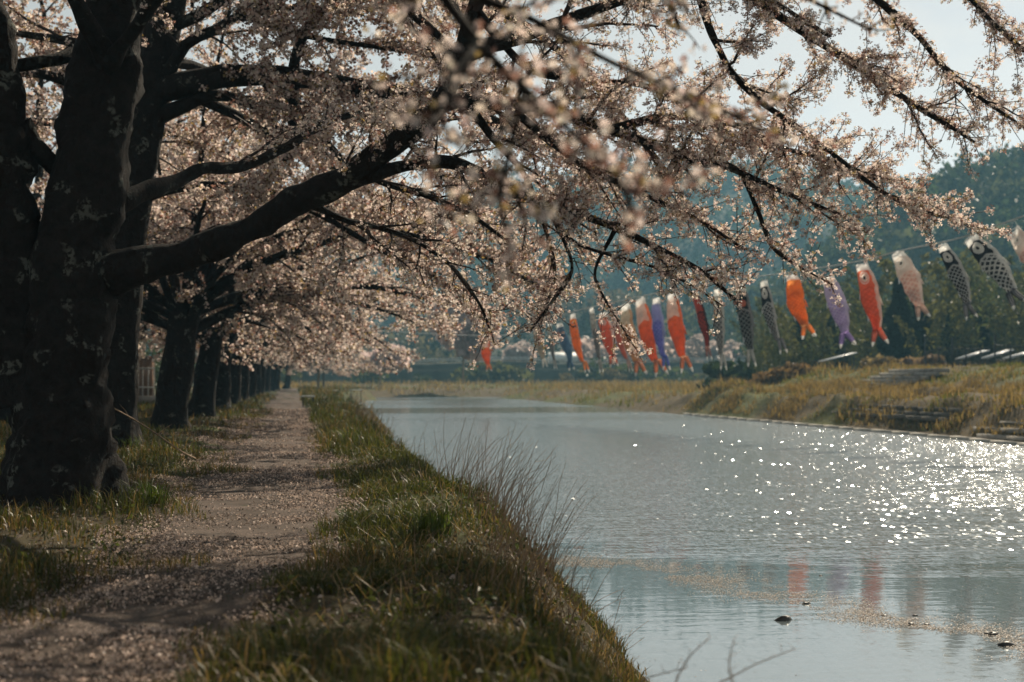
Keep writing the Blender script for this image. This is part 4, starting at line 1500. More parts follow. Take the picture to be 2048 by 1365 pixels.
x, y = band(40000, 42, 100, 0.5, 9.0)
far_grass(len(x), x, y, 0.40, 0.045, lambda x, y: 0.36 + 0 * x)
x, y = band(36000, 42, 112, 8.0, 20.0)
far_grass(len(x), x, y, 0.28, 0.045, lambda x, y: 0.78 + 0 * x)
x, y = band(20000, 95, 196, 0.3, 34)
far_grass(len(x), x, y, 0.55, 0.07, lambda x, y: 0.42 * smooth(30, 27, x) + 0.2 + 0 * y)
x, y = rng.uniform(-10, 70, 11000), rng.uniform(194, 258, 11000)
far_grass(len(x), x, y, 0.6, 0.11, lambda x, y: 0.35 + 0 * x)
V, F, C = join_blades(parts_f)
o = mesh_obj("dry_grass", V, [F], M_grass, loc=(0, 0, 0), colors=C, kind="stuff")
tag(o, "tan and green rough grass covering the opposite bank", "grass")

# kerb stones along the far water line
G_K = "edging"
edging = thing("concrete_edging", (float(far_edge(60)), 60, WATER_Z), "pale concrete edging along the far water line", "kerb")
for k in range(27):
    ya, yb = 42 + k * 2.0, 42 + k * 2.0 + 1.975
    a = np.array([float(far_edge(ya)) + 0.02, ya, WATER_Z + 0.03 + 0.006 * rng.normal()])
    b = np.array([float(far_edge(yb)) + 0.02, yb, WATER_Z + 0.03 + 0.006 * rng.normal()])
    mb = MB()
    mb.beam(a, b, 0.26, 0.16)
    mb.build("kerb_stone", M_kerb, edging)

# stone block terrace wall, dark, and slabs by the water
def block_wall(name, lab, rows, e0, z0, de, dz, y0, y1, ln, mat, size):
    t = thing(name, (27 + e0, (y0 + y1) / 2, z0), lab, "revetment")
    r_ = np.random.default_rng(int(y0 * 10))
    for r in range(rows):
        y = y0 + (r % 2) * ln * 0.5
        while y < y1:
            L = ln * r_.uniform(0.9, 1.04)
            c = np.array([float(far_edge(y)) * 0 + 27 + e0 + r * de + r_.normal() * 0.03, y + L / 2, z0 + r * dz + r_.normal() * 0.012])
            mb = MB()
            mb.box(c, (size[0], L - 0.05, size[1]))
            mb.build("block", mat, t)
            y += L
    return t


block_wall("block_revetment", "dark stepped stone-block wall set into the opposite grassy bank", 3, 1.46, -0.50, 0.32, 0.20, 58, 71, 1.6, M_darkstone, (0.5, 0.185))
block_wall("slab_revetment", "grey sloping slabs by the far water line at the right edge", 3, 0.74, -1.02, 0.42, 0.26, 44, 53, 2.6, M_concrete, (0.66, 0.2))

# concrete steps on the levee
st = thing("concrete_steps", (36, 84, 0.4), "flight of long pale concrete steps up the opposite levee", "steps")
for k in range(6):
    mb = MB()
    mb.box((35.3 + k * 0.62, 83.5, 0.72 + k * 0.215), (0.7, 7.2, 0.235))
    mb.build("step", M_concrete, st)

# lean-to shelters with pale slanting roofs
def shelter(px0, py0, px1, py1, Y, lab, zg=1.7):
    a, b = at(px0, py0, Y), at(px1, py1, Y)
    c = (a + b) / 2
    base = np.array([c[0], c[1], zg])
    t = thing("shelter", base, lab, "shelter", "lean-to shelters on the levee")
    d = b - a
    depth = np.array([0.0, 0.9, 0.0])
    mb = MB()
    dn = unit(d)
    up = unit(np.cross(dn, unit(depth)))
    mb.box(c + depth / 2, (np.linalg.norm(d), 1.1, 0.07), np.stack([dn, unit(depth), up]))
    rf = mb.build("roof", M_roof, t)
    for j in range(7):
        mb = MB()
        q = a + d * (j + 0.5) / 7 + up * (0.05 if up[2] > 0 else -0.05)
        mb.beam(q + [0, -0.08, 0], q + depth + [0, 0.08, 0], 0.07, 0.025)
        mb.build("roof_rib", M_roof, rf)
    for q in (a + d * 0.08, b - d * 0.08):
        for dy in (0.12, 0.78):
            mb = MB()
            mb.beam((q[0], q[1] + dy, float(ground_z(q[0], q[1] + dy)) - 0.2), (q[0], q[1] + dy, q[2] - 0.07), 0.09)
            mb.build("post", M_metal, t)


shelter(1646, 723, 1714, 706, 104, "slanted pale shelter roof standing alone on the levee")
shelter(1924, 718, 1979, 701, 88, "slanted pale shelter roof, first of the three by the fence")
shelter(1975, 717, 2027, 700, 85, "slanted pale shelter roof, middle of the three by the fence")
shelter(2021, 717, 2075, 701, 82, "slanted pale shelter roof, cut by the right picture edge")

# fence on the levee
fn = thing("levee_fence", (41, 84, 1.7), "dark thin railing fence on top of the opposite levee", "fence")
fa, fb = np.array([at(1852, 740, 90)[0], 90.0]), np.array([at(2085, 740, 78)[0], 78.0])
NP_ = 9
tops = []
for k in range(NP_):
    q = fa + (fb - fa) * k / (NP_ - 1)
    z = float(ground_z(q[0], q[1]))
    hgt = 1.9 if k in (2, 5) else 1.35
    mb = MB()
    mb.beam((q[0], q[1], z - 0.2), (q[0], q[1], z + hgt), 0.08)
    mb.build("post", M_metal, fn)
    tops.append(np.array([q[0], q[1], z]))
for k in range(NP_ - 1):
    for h in (0.35, 1.25):
        mb = MB()
        mb.beam(tops[k] + [0, 0, h], tops[k + 1] + [0, 0, h], 0.045)
        mb.build("rail", M_metal, fn)
    for j in range(1, 9):
        q = tops[k] + (tops[k + 1] - tops[k]) * j / 9
        mb = MB()
        mb.beam(q + [0, 0, 0.36], q + [0, 0, 1.24], 0.022)
        mb.build("baluster", M_metal, fn)
for k, (px, Y, lab) in enumerate(((1690, 98, "slim dark pole left of the concrete steps"), (1850, 92, "slim dark pole right of the concrete steps"))):
    g = at(px, 740, Y)
    z = float(ground_z(g[0], Y))
    t = thing("slim_pole", (g[0], Y, z), lab, "pole", "poles on the levee")
    mb = MB()
    mb.tube([[g[0], Y, z - 0.2], [g[0], Y, z + 1.2], [g[0], Y, z + 2.4]], 0.045, 8)
    mb.build("shaft", M_metal, t, smooth=True)
    mb = MB()
    mb.tube([[g[0], Y, z + 2.4], [g[0], Y, z + 2.46]], 0.07, 8)
    mb.build("cap", M_white, t, smooth=True)

# little pale boards by the path and far benches
def board(px, pyy, Y, w, lab):
    g = at(px, pyy, Y)
    zt = g[2]
    zg = float(ground_z(g[0], Y))
    t = thing("small_bench", (g[0], Y, zg), lab, "bench", "white benches by the path")
    mb = MB()
    mb.box((g[0], Y, zt), (w, 0.42, 0.07))
    mb.build("seat", M_white, t)
    for s in (-1, 1):
        mb = MB()
        mb.beam((g[0] + s * w * 0.36, Y, zg - 0.1), (g[0] + s * w * 0.36, Y, zt - 0.037), 0.06)
        mb.build("leg", M_metal, t)


board(616, 793, 66, 0.62, "small white bench on two legs on the green verge near the path")
board(663, 781, 120, 1.1, "far white bench left of the other, at the end of the verge")
board(712, 780, 125, 1.2, "far white bench closest to the river at the end of the verge")

# shed and railing seen between the trunks
Ys = 86
a, b = at(262, 800, Ys), at(300, 800, Ys)
base = np.array([(a[0] + b[0]) / 2, Ys, float(ground_z((a[0] + b[0]) / 2, Ys))])
t = thing("brown_shed", base, "brown boarded shed seen between the second and third trunks", "shed")
ztop = at(280, 716, Ys)[2]
wdt = 1.35
for k in range(6):
    mb = MB()
    mb.box((base[0] - wdt / 2 + (k + 0.5) * wdt / 6, Ys, (ztop + base[2]) / 2), (wdt / 6 - 0.015, 0.06, ztop - base[2]))
    mb.build("board", M_brown, t)
mb = MB()
mb.box((base[0] - 0.4, Ys + 1.3, (ztop + base[2]) / 2 - 0.05), (wdt + 0.6, 2.4, ztop - base[2] - 0.1))
mb.build("wall", M_brown, t)
mb = MB()
mb.box((base[0] - 0.4, Ys + 1.2, ztop + 0.06), (wdt + 1.0, 3.0, 0.10))
mb.build("roof", M_dark_roof, t)
Yr = 70
t = thing("white_railing", at(285, 800, Yr), "white metal railing on a low plinth in front of the brown shed", "railing")
zb = float(ground_z(at(285, 800, Yr)[0], Yr))
xa, xb = at(262, 800, Yr)[0], at(308, 800, Yr)[0]
mb = MB()
mb.box(((xa + xb) / 2, Yr, zb + 0.16), (xb - xa + 0.2, 0.5, 0.36))
mb.build("plinth", M_concrete, t)
for h in (0.75, 1.65):
    mb = MB()
    mb.beam((xa, Yr, zb + h), (xb, Yr, zb + h), 0.07)
    mb.build("rail", M_white, t)
for k in range(5):
    x = xa + (xb - xa) * k / 4
    mb = MB()
    mb.beam((x, Yr, zb + 0.34), (x, Yr, zb + 1.72), 0.045)
    mb.build("post", M_white, t)


# ------------------------------------------------------------------ leafy masses
def clump_points(N, rng, rx, ry, rz, centre, lobes=7):
    """points on several overlapping lobes: uneven outline with gaps"""
    out = []
    for k in range(lobes):
        c = rng.normal(size=3) * np.array([rx, ry, rz]) * 0.42
        s = rng.uniform(0.45, 0.75)
        d = unit(rng.normal(size=(N // lobes + 1, 3)))
        out.append(c + d * np.array([rx, ry, rz]) * s * rng.uniform(0.65, 1.05, (len(d), 1)))
    return np.concatenate(out)[:N] + centre


# dark hedge behind the row
rng = np.random.default_rng(80)
Vs, Fs, Cs, n_ = [], [], [], 0
for k in range(46):
    yy = 16 + k * 4.2
    C0 = np.array([-13.5 + rng.normal() * 0.9, yy, 1.6 + rng.normal() * 0.3])
    P = clump_points(620, rng, 2.0, 3.0, 2.3 + rng.uniform(0, 1.2), C0)
    P[:, 2] = np.maximum(P[:, 2], 0.1)
    v, f, _ = leaves4(P, 0.30 * rng.uniform(0.7, 1.4, len(P)), rng)
    Vs.append(v)
    Fs.append(f + n_)
    n_ += len(v)
    Cs.append(np.repeat(np.array([0.035, 0.05, 0.018]) * rng.uniform(0.5, 1.6, (len(P), 1)), 4, 0))
hd = thing("hedge", (-13.5, 100, 0.35), "dark evergreen hedge running behind the row of cherry trunks", "hedge")
mesh_obj("foliage", np.concatenate(Vs), [np.concatenate(Fs)], M_foliage, hd, colors=np.concatenate(Cs), kind="stuff")
mb = MB()
for k in range(46):
    yy = 16 + k * 4.2
    mb.tube([[-13.5, yy, -0.1], [-13.45, yy + 0.1, 0.9], [-13.5, yy, 2.0]], [0.12, 0.1, 0.05], 6)
mb.build("stems", M_twig, hd, kind="stuff")

# bamboo grove behind the levee
rng = np.random.default_rng(81)
Vs, Fs, Cs, n_ = [], [], [], 0
mbc = MB()


def bamboo(x, y, z, H, lean_az, tone):
    global n_
    d = np.array([math.cos(lean_az), math.sin(lean_az), 0])
    t = np.linspace(0, 1, 9)[:, None]
    P = np.array([x, y, z]) + np.array([0, 0, 1.0]) * H * (t - 0.12 * t ** 3) + d * H * 0.30 * t ** 2.6
    mbc.tube(P, np.linspace(0.06, 0.015, 9), 3, cap=False)
    N = 150
    tt = rng.uniform(0.28, 1.0, N)
    q = np.stack([np.interp(tt, t[:, 0], P[:, k]) for k in range(3)], -1)
    rad = H * 0.085 * (0.35 + np.sin(np.clip(tt, 0, 1) * math.pi) * 0.9)
    off = unit(rng.normal(size=(N, 3)) * [1, 1, 0.45]) * rad[:, None] * rng.uniform(0.2, 1.0, (N, 1))
    q = q + off - np.array([0, 0, 1.0]) * np.abs(off[:, :1]) * 0.3
    v, f, _ = leaves4(q, H * 0.055 * rng.uniform(0.6, 1.4, N), rng, (0, 0, 0.3), 1.0, 0.35, 0.2)
    Vs.append(v)
    Fs.append(f + n_)
    n_ += len(v)
    Cs.append(np.repeat(tone * rng.uniform(0.6, 1.35, (N, 1)), 4, 0))


for k in range(330):
    px = rng.uniform(1500, 2130)
    Y = rng.uniform(112, 165)
    prof = np.interp(px, [1500, 1560, 1650, 1750, 1850, 1950, 2060, 2130], [610, 560, 520, 470, 440, 440, 470, 480])
    g = at(px, 745, Y)
    H = (758 - prof) / FPX * Y * rng.uniform(0.45, 1.0)
    if 1775 < px < 1860 and rng.random() < 0.75:
        continue
    tone = np.array([0.125, 0.120, 0.050]) if rng.random() < 0.6 else np.array([0.085, 0.10, 0.045])
    bamboo(g[0], Y, 0.8, H, rng.uniform(0, 6.28), tone)
bg = thing("bamboo_grove", at(1800, 745, 130), "feathery yellow-green bamboo grove behind the opposite levee", "bamboo")
bg["kind"] = "stuff"
mesh_obj("foliage", np.concatenate(Vs), [np.concatenate(Fs)], M_foliage, bg, colors=np.concatenate(Cs), kind="stuff")
mbc.build("culms", mat_plain("bamboo_culm", (0.12, 0.12, 0.06), 0.6, 0.2, 3), bg, kind="stuff")


def tree_mass(C, N, rng, size, colr, conical=False):
    """one crown as leaf clumps around C (base centre), size=(r, h)"""
    r_, h = size
    if conical:
        t = rng.random(N) ** 0.7
        a = rng.uniform(0, 6.28, N)
        rad = r_ * (1.02 - t) * rng.uniform(0.35, 1.05, N) * (0.8 + 0.35 * np.sin(t * 22 + a * 2))
        P = np.stack([rad * np.cos(a), rad * np.sin(a), t * h - rad * 0.25], -1) + C
    else:
        P = clump_points(N, rng, r_, r_, h * 0.5, C + np.array([0, 0, h * 0.55]))
    v, f, _ = leaves4(P, r_ * 0.34 * rng.uniform(0.6, 1.4, N), rng, ratio=0.75)
    return v, f, np.repeat(colr * rng.uniform(0.65, 1.4, (N, 1)), 4, 0)


# dark conifers inside the grove
for k, (px, ptop, Y, r_, lab) in enumerate(((1800, 565, 118, 2.0, "tall dark cedar standing behind the red carp streamer"),
                                            (1838, 590, 120, 1.9, "dark cedar just right of the tallest, by the bamboo"),
                                            (1665, 640, 124, 1.8, "low dark evergreen behind the lone shelter roof"),
                                            (1600, 650, 122, 1.7, "low dark evergreen at the left edge of the bamboo"),
                                            (1960, 625, 120, 2.0, "dark evergreen behind the shelters by the fence"),
                                            (1905, 635, 118, 1.7, "dark evergreen between the steps and the shelters"))):
    g = at(px, 745, Y)
    base = np.array([g[0], Y, 0.9])
    H = at(px, ptop, Y)[2] - 0.9
    rr_ = np.random.default_rng(300 + k)
    t = thing("cedar_tree", base, lab, "tree", "dark evergreens by the bamboo")
    v, f, c = tree_mass(base + [0, 0, H * 0.08], 1500, rr_, (r_ * 1.3, H * 0.94), np.array([0.022, 0.038, 0.024]), True)
    mesh_obj("crown", v, [f], M_foliage, t, colors=c, kind="stuff")
    mb = MB()
    mb.tube([base - [0, 0, 0.2], base + [0, 0, H * 0.5], base + [0, 0, H * 0.95]], [0.22, 0.14, 0.03], 7)
    mb.build("trunk", M_bark, t, smooth=True)

# shrubs on the levee
for k, (px, pyy, Y, s, c0, lab) in enumerate(((1560, 748, 104, 1.05, (0.21, 0.13, 0.07), "rusty brown shrub on the crest at the left end of the levee"),
                                              (1605, 746, 104, 0.95, (0.22, 0.14, 0.08), "rusty brown shrub beside the lone shelter roof"),
                                              (1755, 742, 100, 1.1, (0.22, 0.16, 0.10), "pale dry shrub on the crest above the steps"),
                                              (1800, 744, 98, 1.0, (0.24, 0.18, 0.12), "pale dry shrub right beside the slim pole"),
                                              (1850, 744, 96, 1.0, (0.25, 0.17, 0.13), "pinkish dry shrub in front of the dark cedars"),
                                              (1470, 752, 125, 2.0, (0.03, 0.045, 0.02), "round dark bush below the black streamer with the red mark"))):
    g = at(px, pyy, Y)
    base = np.array([g[0], Y, float(ground_z(g[0], Y))])
    rr_ = np.random.default_rng(400 + k)
    t = thing("shrub", base, lab, "shrub", "shrubs along the levee")
    v, f, c = tree_mass(base - [0, 0, 0.1], 500, rr_, (s * 1.4, s * 1.1), np.array(c0))
    mesh_obj("foliage", v, [f], M_foliage, t, colors=c, kind="stuff")
    mb = MB()
    for j in range(5):
        e = base + np.array([rr_.normal() * s * 0.5, rr_.normal() * s * 0.4, s * 0.8])
        mb.tube([base - [0, 0, 0.1], (base + e) / 2 + [0, 0, 0.1], e], [0.04, 0.03, 0.01], 4)
    mb.build("stems", M_twig, t)

# dark embankment road across the valley with guard rail
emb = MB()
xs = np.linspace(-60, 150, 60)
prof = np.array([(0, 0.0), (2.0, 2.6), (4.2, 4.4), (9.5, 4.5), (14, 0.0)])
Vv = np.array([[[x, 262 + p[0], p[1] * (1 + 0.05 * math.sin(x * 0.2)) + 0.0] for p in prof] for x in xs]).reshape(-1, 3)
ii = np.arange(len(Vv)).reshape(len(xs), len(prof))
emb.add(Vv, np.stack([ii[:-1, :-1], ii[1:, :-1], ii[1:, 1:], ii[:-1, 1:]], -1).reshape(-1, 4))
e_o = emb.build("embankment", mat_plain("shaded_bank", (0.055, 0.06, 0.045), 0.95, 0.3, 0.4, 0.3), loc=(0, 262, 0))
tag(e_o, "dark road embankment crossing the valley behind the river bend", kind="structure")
gr = thing("guard_rail", (40, 266.5, 4.5), "long pale guard rail along the dark far embankment", "guard rail")
for k in range(42):
    mb = MB()
    x = -58 + k * 5
    z = 4.4 * (1 + 0.05 * math.sin(x * 0.2))
    mb.beam((x, 266.6, z - 0.1), (x, 266.6, z + 0.85), 0.14)
    mb.build("post", M_white, gr)
for h in (0.45, 0.78):
    mb = MB()
    for k in range(41):
        x0, x1 = -58 + k * 5, -53 + k * 5
        mb.beam((x0, 266.5, 4.4 * (1 + 0.05 * math.sin(x0 * 0.2)) + h), (x1, 266.5, 4.4 * (1 + 0.05 * math.sin(x1 * 0.2)) + h), 0.08, 0.14)
    mb.build("rail", M_white, gr)

rng = np.random.default_rng(86)
Vs2, Fs2, Cs2, nb = [], [], [], 0
for k in range(70):
    xx = rng.uniform(-40, 140)
    tone = np.array([(0.07, 0.085, 0.03), (0.16, 0.12, 0.07), (0.10, 0.10, 0.045), (0.05, 0.065, 0.03)][int(rng.integers(4))])
    hh = rng.uniform(1.2, 4.2)
    v, f, c = tree_mass(np.array([xx, rng.uniform(252, 261), 0.2]), 130, rng, (hh * rng.uniform(0.7, 1.2), hh), tone)
    Vs2.append(v)
    Fs2.append(f + nb)
    Cs2.append(c)
    nb += len(v)
o = mesh_obj("scrub", np.concatenate(Vs2), [np.concatenate(Fs2)], M_foliage, loc=(0, 0, 0), colors=np.concatenate(Cs2), kind="stuff")
tag(o, "low green and brown scrub along the foot of the far embankment", "scrub")

# small white building on the embankment
g = at(1127, 720, 285)
base = np.array([g[0], 285, 3.0])
t = thing("white_house", base, "small house with a long white roof beyond the embankment", "house")
mb = MB()
mb.box((g[0], 287, 4.4), (5.2, 4.0, 2.8))
mb.build("wall", M_house, t)
mb = MB()
zr = at(1127, 713, 285)[2]
mb.box((g[0], 285.6, zr), (5.6, 3.2, 0.7), np.stack([np.array([1.0, 0, 0]), unit([0, 1, 0.35]), unit([0, -0.35, 1])]))
mb.build("roof", M_white, t)
for sx in (-1.4, 1.2):
    mb = MB()
    mb.box((g[0] + sx, 284.97, 4.6), (0.9, 0.06, 1.0))
    mb.build("window", M_metal, t)

# distant cherry trees
def far_cherry(px, ptop, pbase, Y, r_, lab, n=900, tone=(0.62, 0.50, 0.49), trunkw=0.16, zg=None):
    g = at(px, pbase, Y)
    base = np.array([g[0], Y, g[2] if zg is None else zg])
    H = at(px, ptop, Y)[2] - base[2]
    rr_ = np.random.default_rng(int(px * 7 + Y))
    t = thing("far_cherry_tree", base, lab, "cherry tree", "distant cherry trees")
    v, f, c = tree_mass(base + [0, 0, H * 0.22], n, rr_, (r_, H * 0.8), np.array(tone))
    mesh_obj("crown", v, [f], M_blossom, t, colors=np.clip(c, 0, 0.85), kind="stuff")
    mb = MB()
    mb.tube([base - [0, 0, 0.3], base + [0.05, 0, H * 0.3], base + [0.1, 0, H * 0.7]], [trunkw, trunkw * 0.8, trunkw * 0.3], 7)
    for s in (-1, 1):
        mb.tube([base + [0.05, 0, H * 0.3], base + [s * r_ * 0.4, 0, H * 0.5], base + [s * r_ * 0.7, 0.1, H * 0.62]], [trunkw * 0.5, trunkw * 0.4, 0.02], 5)
    mb.build("trunk", mat_plain("pale_bark", (0.26, 0.21, 0.15), 0.9, 0.2, 5), t, smooth=True)


far_cherry(636, 655, 783, 150, 3.6, "isolated drooping cherry at the far end of the path", 2600)
far_cherry(926, 610, 764, 200, 4.4, "cherry with a pale trunk on the far shore, half behind near blossoms", 1800)
far_cherry(760, 690, 766, 215, 3.2, "low cherry on the far shore behind the river bend", 1200)
cd = ["behind the small house with the white roof", "just right of the small white house", "behind the gap between the orange streamers", "behind the peach-coloured streamer",
      "behind the tall red streamer with a white head", "behind the thin dark red streamer", "left of the round dark bush", "behind the round dark bush", "at the right end of the far pale row"]
for k, (px, lab) in enumerate(zip((1040, 1165, 1205, 1250, 1310, 1360, 1415, 1470, 1520), cd)):
    far_cherry(px, 688 + (k % 3) * 5, 740, 292 + (k % 2) * 6, 3.8, "hazy pale cherry " + lab, 700, (0.50, 0.42, 0.40), zg=1.0)

# ------------------------------------------------------------------ hills with forest
def hill(name, lab, prof_px, Y0, Ytop, Y1, n_trees, r_tree, per, tones, seed, rough):
    """prof_px: (px, py) skyline as seen at depth Ytop"""
    rng = np.random.default_rng(seed)
    pts = np.array([at(a, b, Ytop) for a, b in prof_px])
    x0, x1 = pts[0, 0], pts[-1, 0]
    X = np.linspace(x0, x1, 90)
    Yv = np.linspace(Y0, Y1, 36)
    XX, YY = np.meshgrid(X, Yv)
    topz = np.interp(XX, pts[:, 0], pts[:, 2])

    def hz(x, y):
        tz = np.interp(x, pts[:, 0], pts[:, 2]) - r_tree * 0.9
        s = np.where(y < Ytop, smooth(Y0, Ytop, y) * 0.55 + 0.45 * np.clip((y - Y0) / (Ytop - Y0), 0, 1), 1 - 0.5 * smooth(Ytop, Y1, y))
        return -1.0 + (tz + 1.0) * s + rough * n2(x, y, 0.012, seed, 3) * np.clip((y - Y0) / 60, 0, 1) * np.where(y < Ytop, (Ytop - y) / (Ytop - Y0) * 1.2, 0)
    ZZ = hz(XX, YY)
    ii = np.arange(XX.size).reshape(XX.shape)
    q = np.stack([ii[:-1, :-1], ii[:-1, 1:], ii[1:, 1:], ii[1:, :-1]], -1).reshape(-1, 4)
    o = mesh_obj("hill", np.stack([XX, YY, ZZ], -1).reshape(-1, 3), [q], M_hill, loc=(0, 0, 0), smooth=True)
    tag(o, lab, kind="structure")
    tx = rng.uniform(x0 + 2, x1 - 2, n_trees)
    ty = Y0 + (Ytop + 25 - Y0) * np.sqrt(rng.random(n_trees)) if False else rng.uniform(Y0 + 2, Ytop + 25, n_trees)
    tz = hz(tx, ty)
    con = rng.random(n_trees) < np.clip(0.35 + 0.8 * n2(tx, ty, 0.02, seed + 3, 2), 0.05, 0.9)
    Vs, Fs, Cs, nn_ = [], [], [], 0
    for k in range(n_trees):
        rr_ = r_tree * rng.uniform(0.65, 1.3)
        tone = np.array(tones[int(rng.integers(len(tones)))]) * rng.uniform(0.7, 1.3)
        v, f, c = tree_mass(np.array([tx[k], ty[k], tz[k] - rr_ * 0.3]), per, rng, (rr_ * (0.7 if con[k] else 1.0), rr_ * (2.3 if con[k] else 1.7)),
                            np.array([0.025, 0.040, 0.026]) if con[k] else tone, bool(con[k]))
        Vs.append(v)
        Fs.append(f + nn_)
        Cs.append(c)
        nn_ += len(v)
    w = mesh_obj("forest", np.concatenate(Vs), [np.concatenate(Fs)], M_foliage, loc=(0, 0, 0), colors=np.clip(np.concatenate(Cs), 0, 0.6), kind="stuff")
    tag(w, lab.replace("hill", "hillside woods", 1), "woods")


GREENS = [(0.045, 0.07, 0.035), (0.065, 0.08, 0.045), (0.04, 0.06, 0.035), (0.08, 0.085, 0.05)]
BROWNS = [(0.13, 0.11, 0.08), (0.11, 0.10, 0.07), (0.09, 0.09, 0.05), (0.15, 0.12, 0.10)]
hill("hill", "wooded hill rising at the right behind the bamboo", [(1380, 700), (1500, 640), (1600, 560), (1700, 470), (1780, 415), (1850, 372), (1950, 332), (2048, 308), (2150, 290), (2300, 300)],
     190, 330, 400, 900, 4.2, 70, GREENS, 501, 5)
hill("hill", "blue hazy hill closing the valley behind everything", [(200, 560), (500, 500), (800, 430), (1000, 380), (1150, 350), (1300, 335), (1450, 328), (1550, 340), (1650, 362), (1750, 385), (1850, 400), (2000, 420), (2200, 420)],
     420, 700, 830, 1300, 7.8, 46, GREENS, 502, 14)
hill("hill", "low brownish wooded hill beyond the embankment", [(300, 705), (600, 690), (800, 670), (950, 640), (1100, 612), (1250, 600), (1400, 610), (1500, 640), (1600, 690)],
     300, 370, 420, 620, 4.0, 60, BROWNS, 503, 3)

# ------------------------------------------------------------------ carp streamers
WA, WB = np.array([23.2, 45.0]), np.array([13.6, 100.0])
wdir = (WB - WA) / np.linalg.norm(WB - WA)


def at_wire(px, py):
    """point of the vertical plane through the wire seen at a pixel"""
    d = ray(px, py)
    nrm = np.array([wdir[1], -wdir[0]])
    t = np.dot(nrm, WA - CAM[:2]) / np.dot(nrm, d[:2])
    return CAM + d * t


wire_px = [(2048, 432), (1940, 470), (1880, 486), (1800, 502), (1722, 522), (1583, 545), (1480, 558), (1345, 580), (1205, 610), (1145, 624), (1075, 646), (972, 672), (930, 652)]
wp = [at_wire(a, b) for a, b in wire_px[:-1]]
d0 = wp[0] - wp[1]
start = wp[0] + np.array([wdir[0] * -28, wdir[1] * -28, 3.4])
endp = np.array([WA[0] + wdir[0] * 115, WA[1] + wdir[1] * 115, 7.0])
wire_pts = np.array([start] + wp + [endp])
mb = MB()
mb.tube(spline(wire_pts, 90), 0.028, 5)
o = mb.build("streamer_rope", M_rope, loc=start, smooth=True)
tag(o, "pale rope strung over the river carrying the carp streamers", "rope")
for q, lab in ((start, "pole holding the near end of the streamer rope, out of the picture"), (endp, "far pole holding the other end of the streamer rope")):
    if q is start:
        continue
    z = min(float(ground_z(q[0], q[1])), 0.0)
    t = thing("rope_pole", (q[0], q[1], z), lab, "pole")
    mb = MB()
    mb.tube([[q[0], q[1], z - 0.3], [q[0], q[1], q[2] * 0.5], [q[0], q[1], q[2] + 0.3]], [0.11, 0.10, 0.08], 8)
    mb.build("shaft", M_metal, t, smooth=True)
    mb = MB()
    mb.tube([[q[0], q[1], q[2] - 0.05], [q[0], q[1], q[2] + 0.05]], 0.13, 8)
    mb.build("collar", M_metal, t, smooth=True)


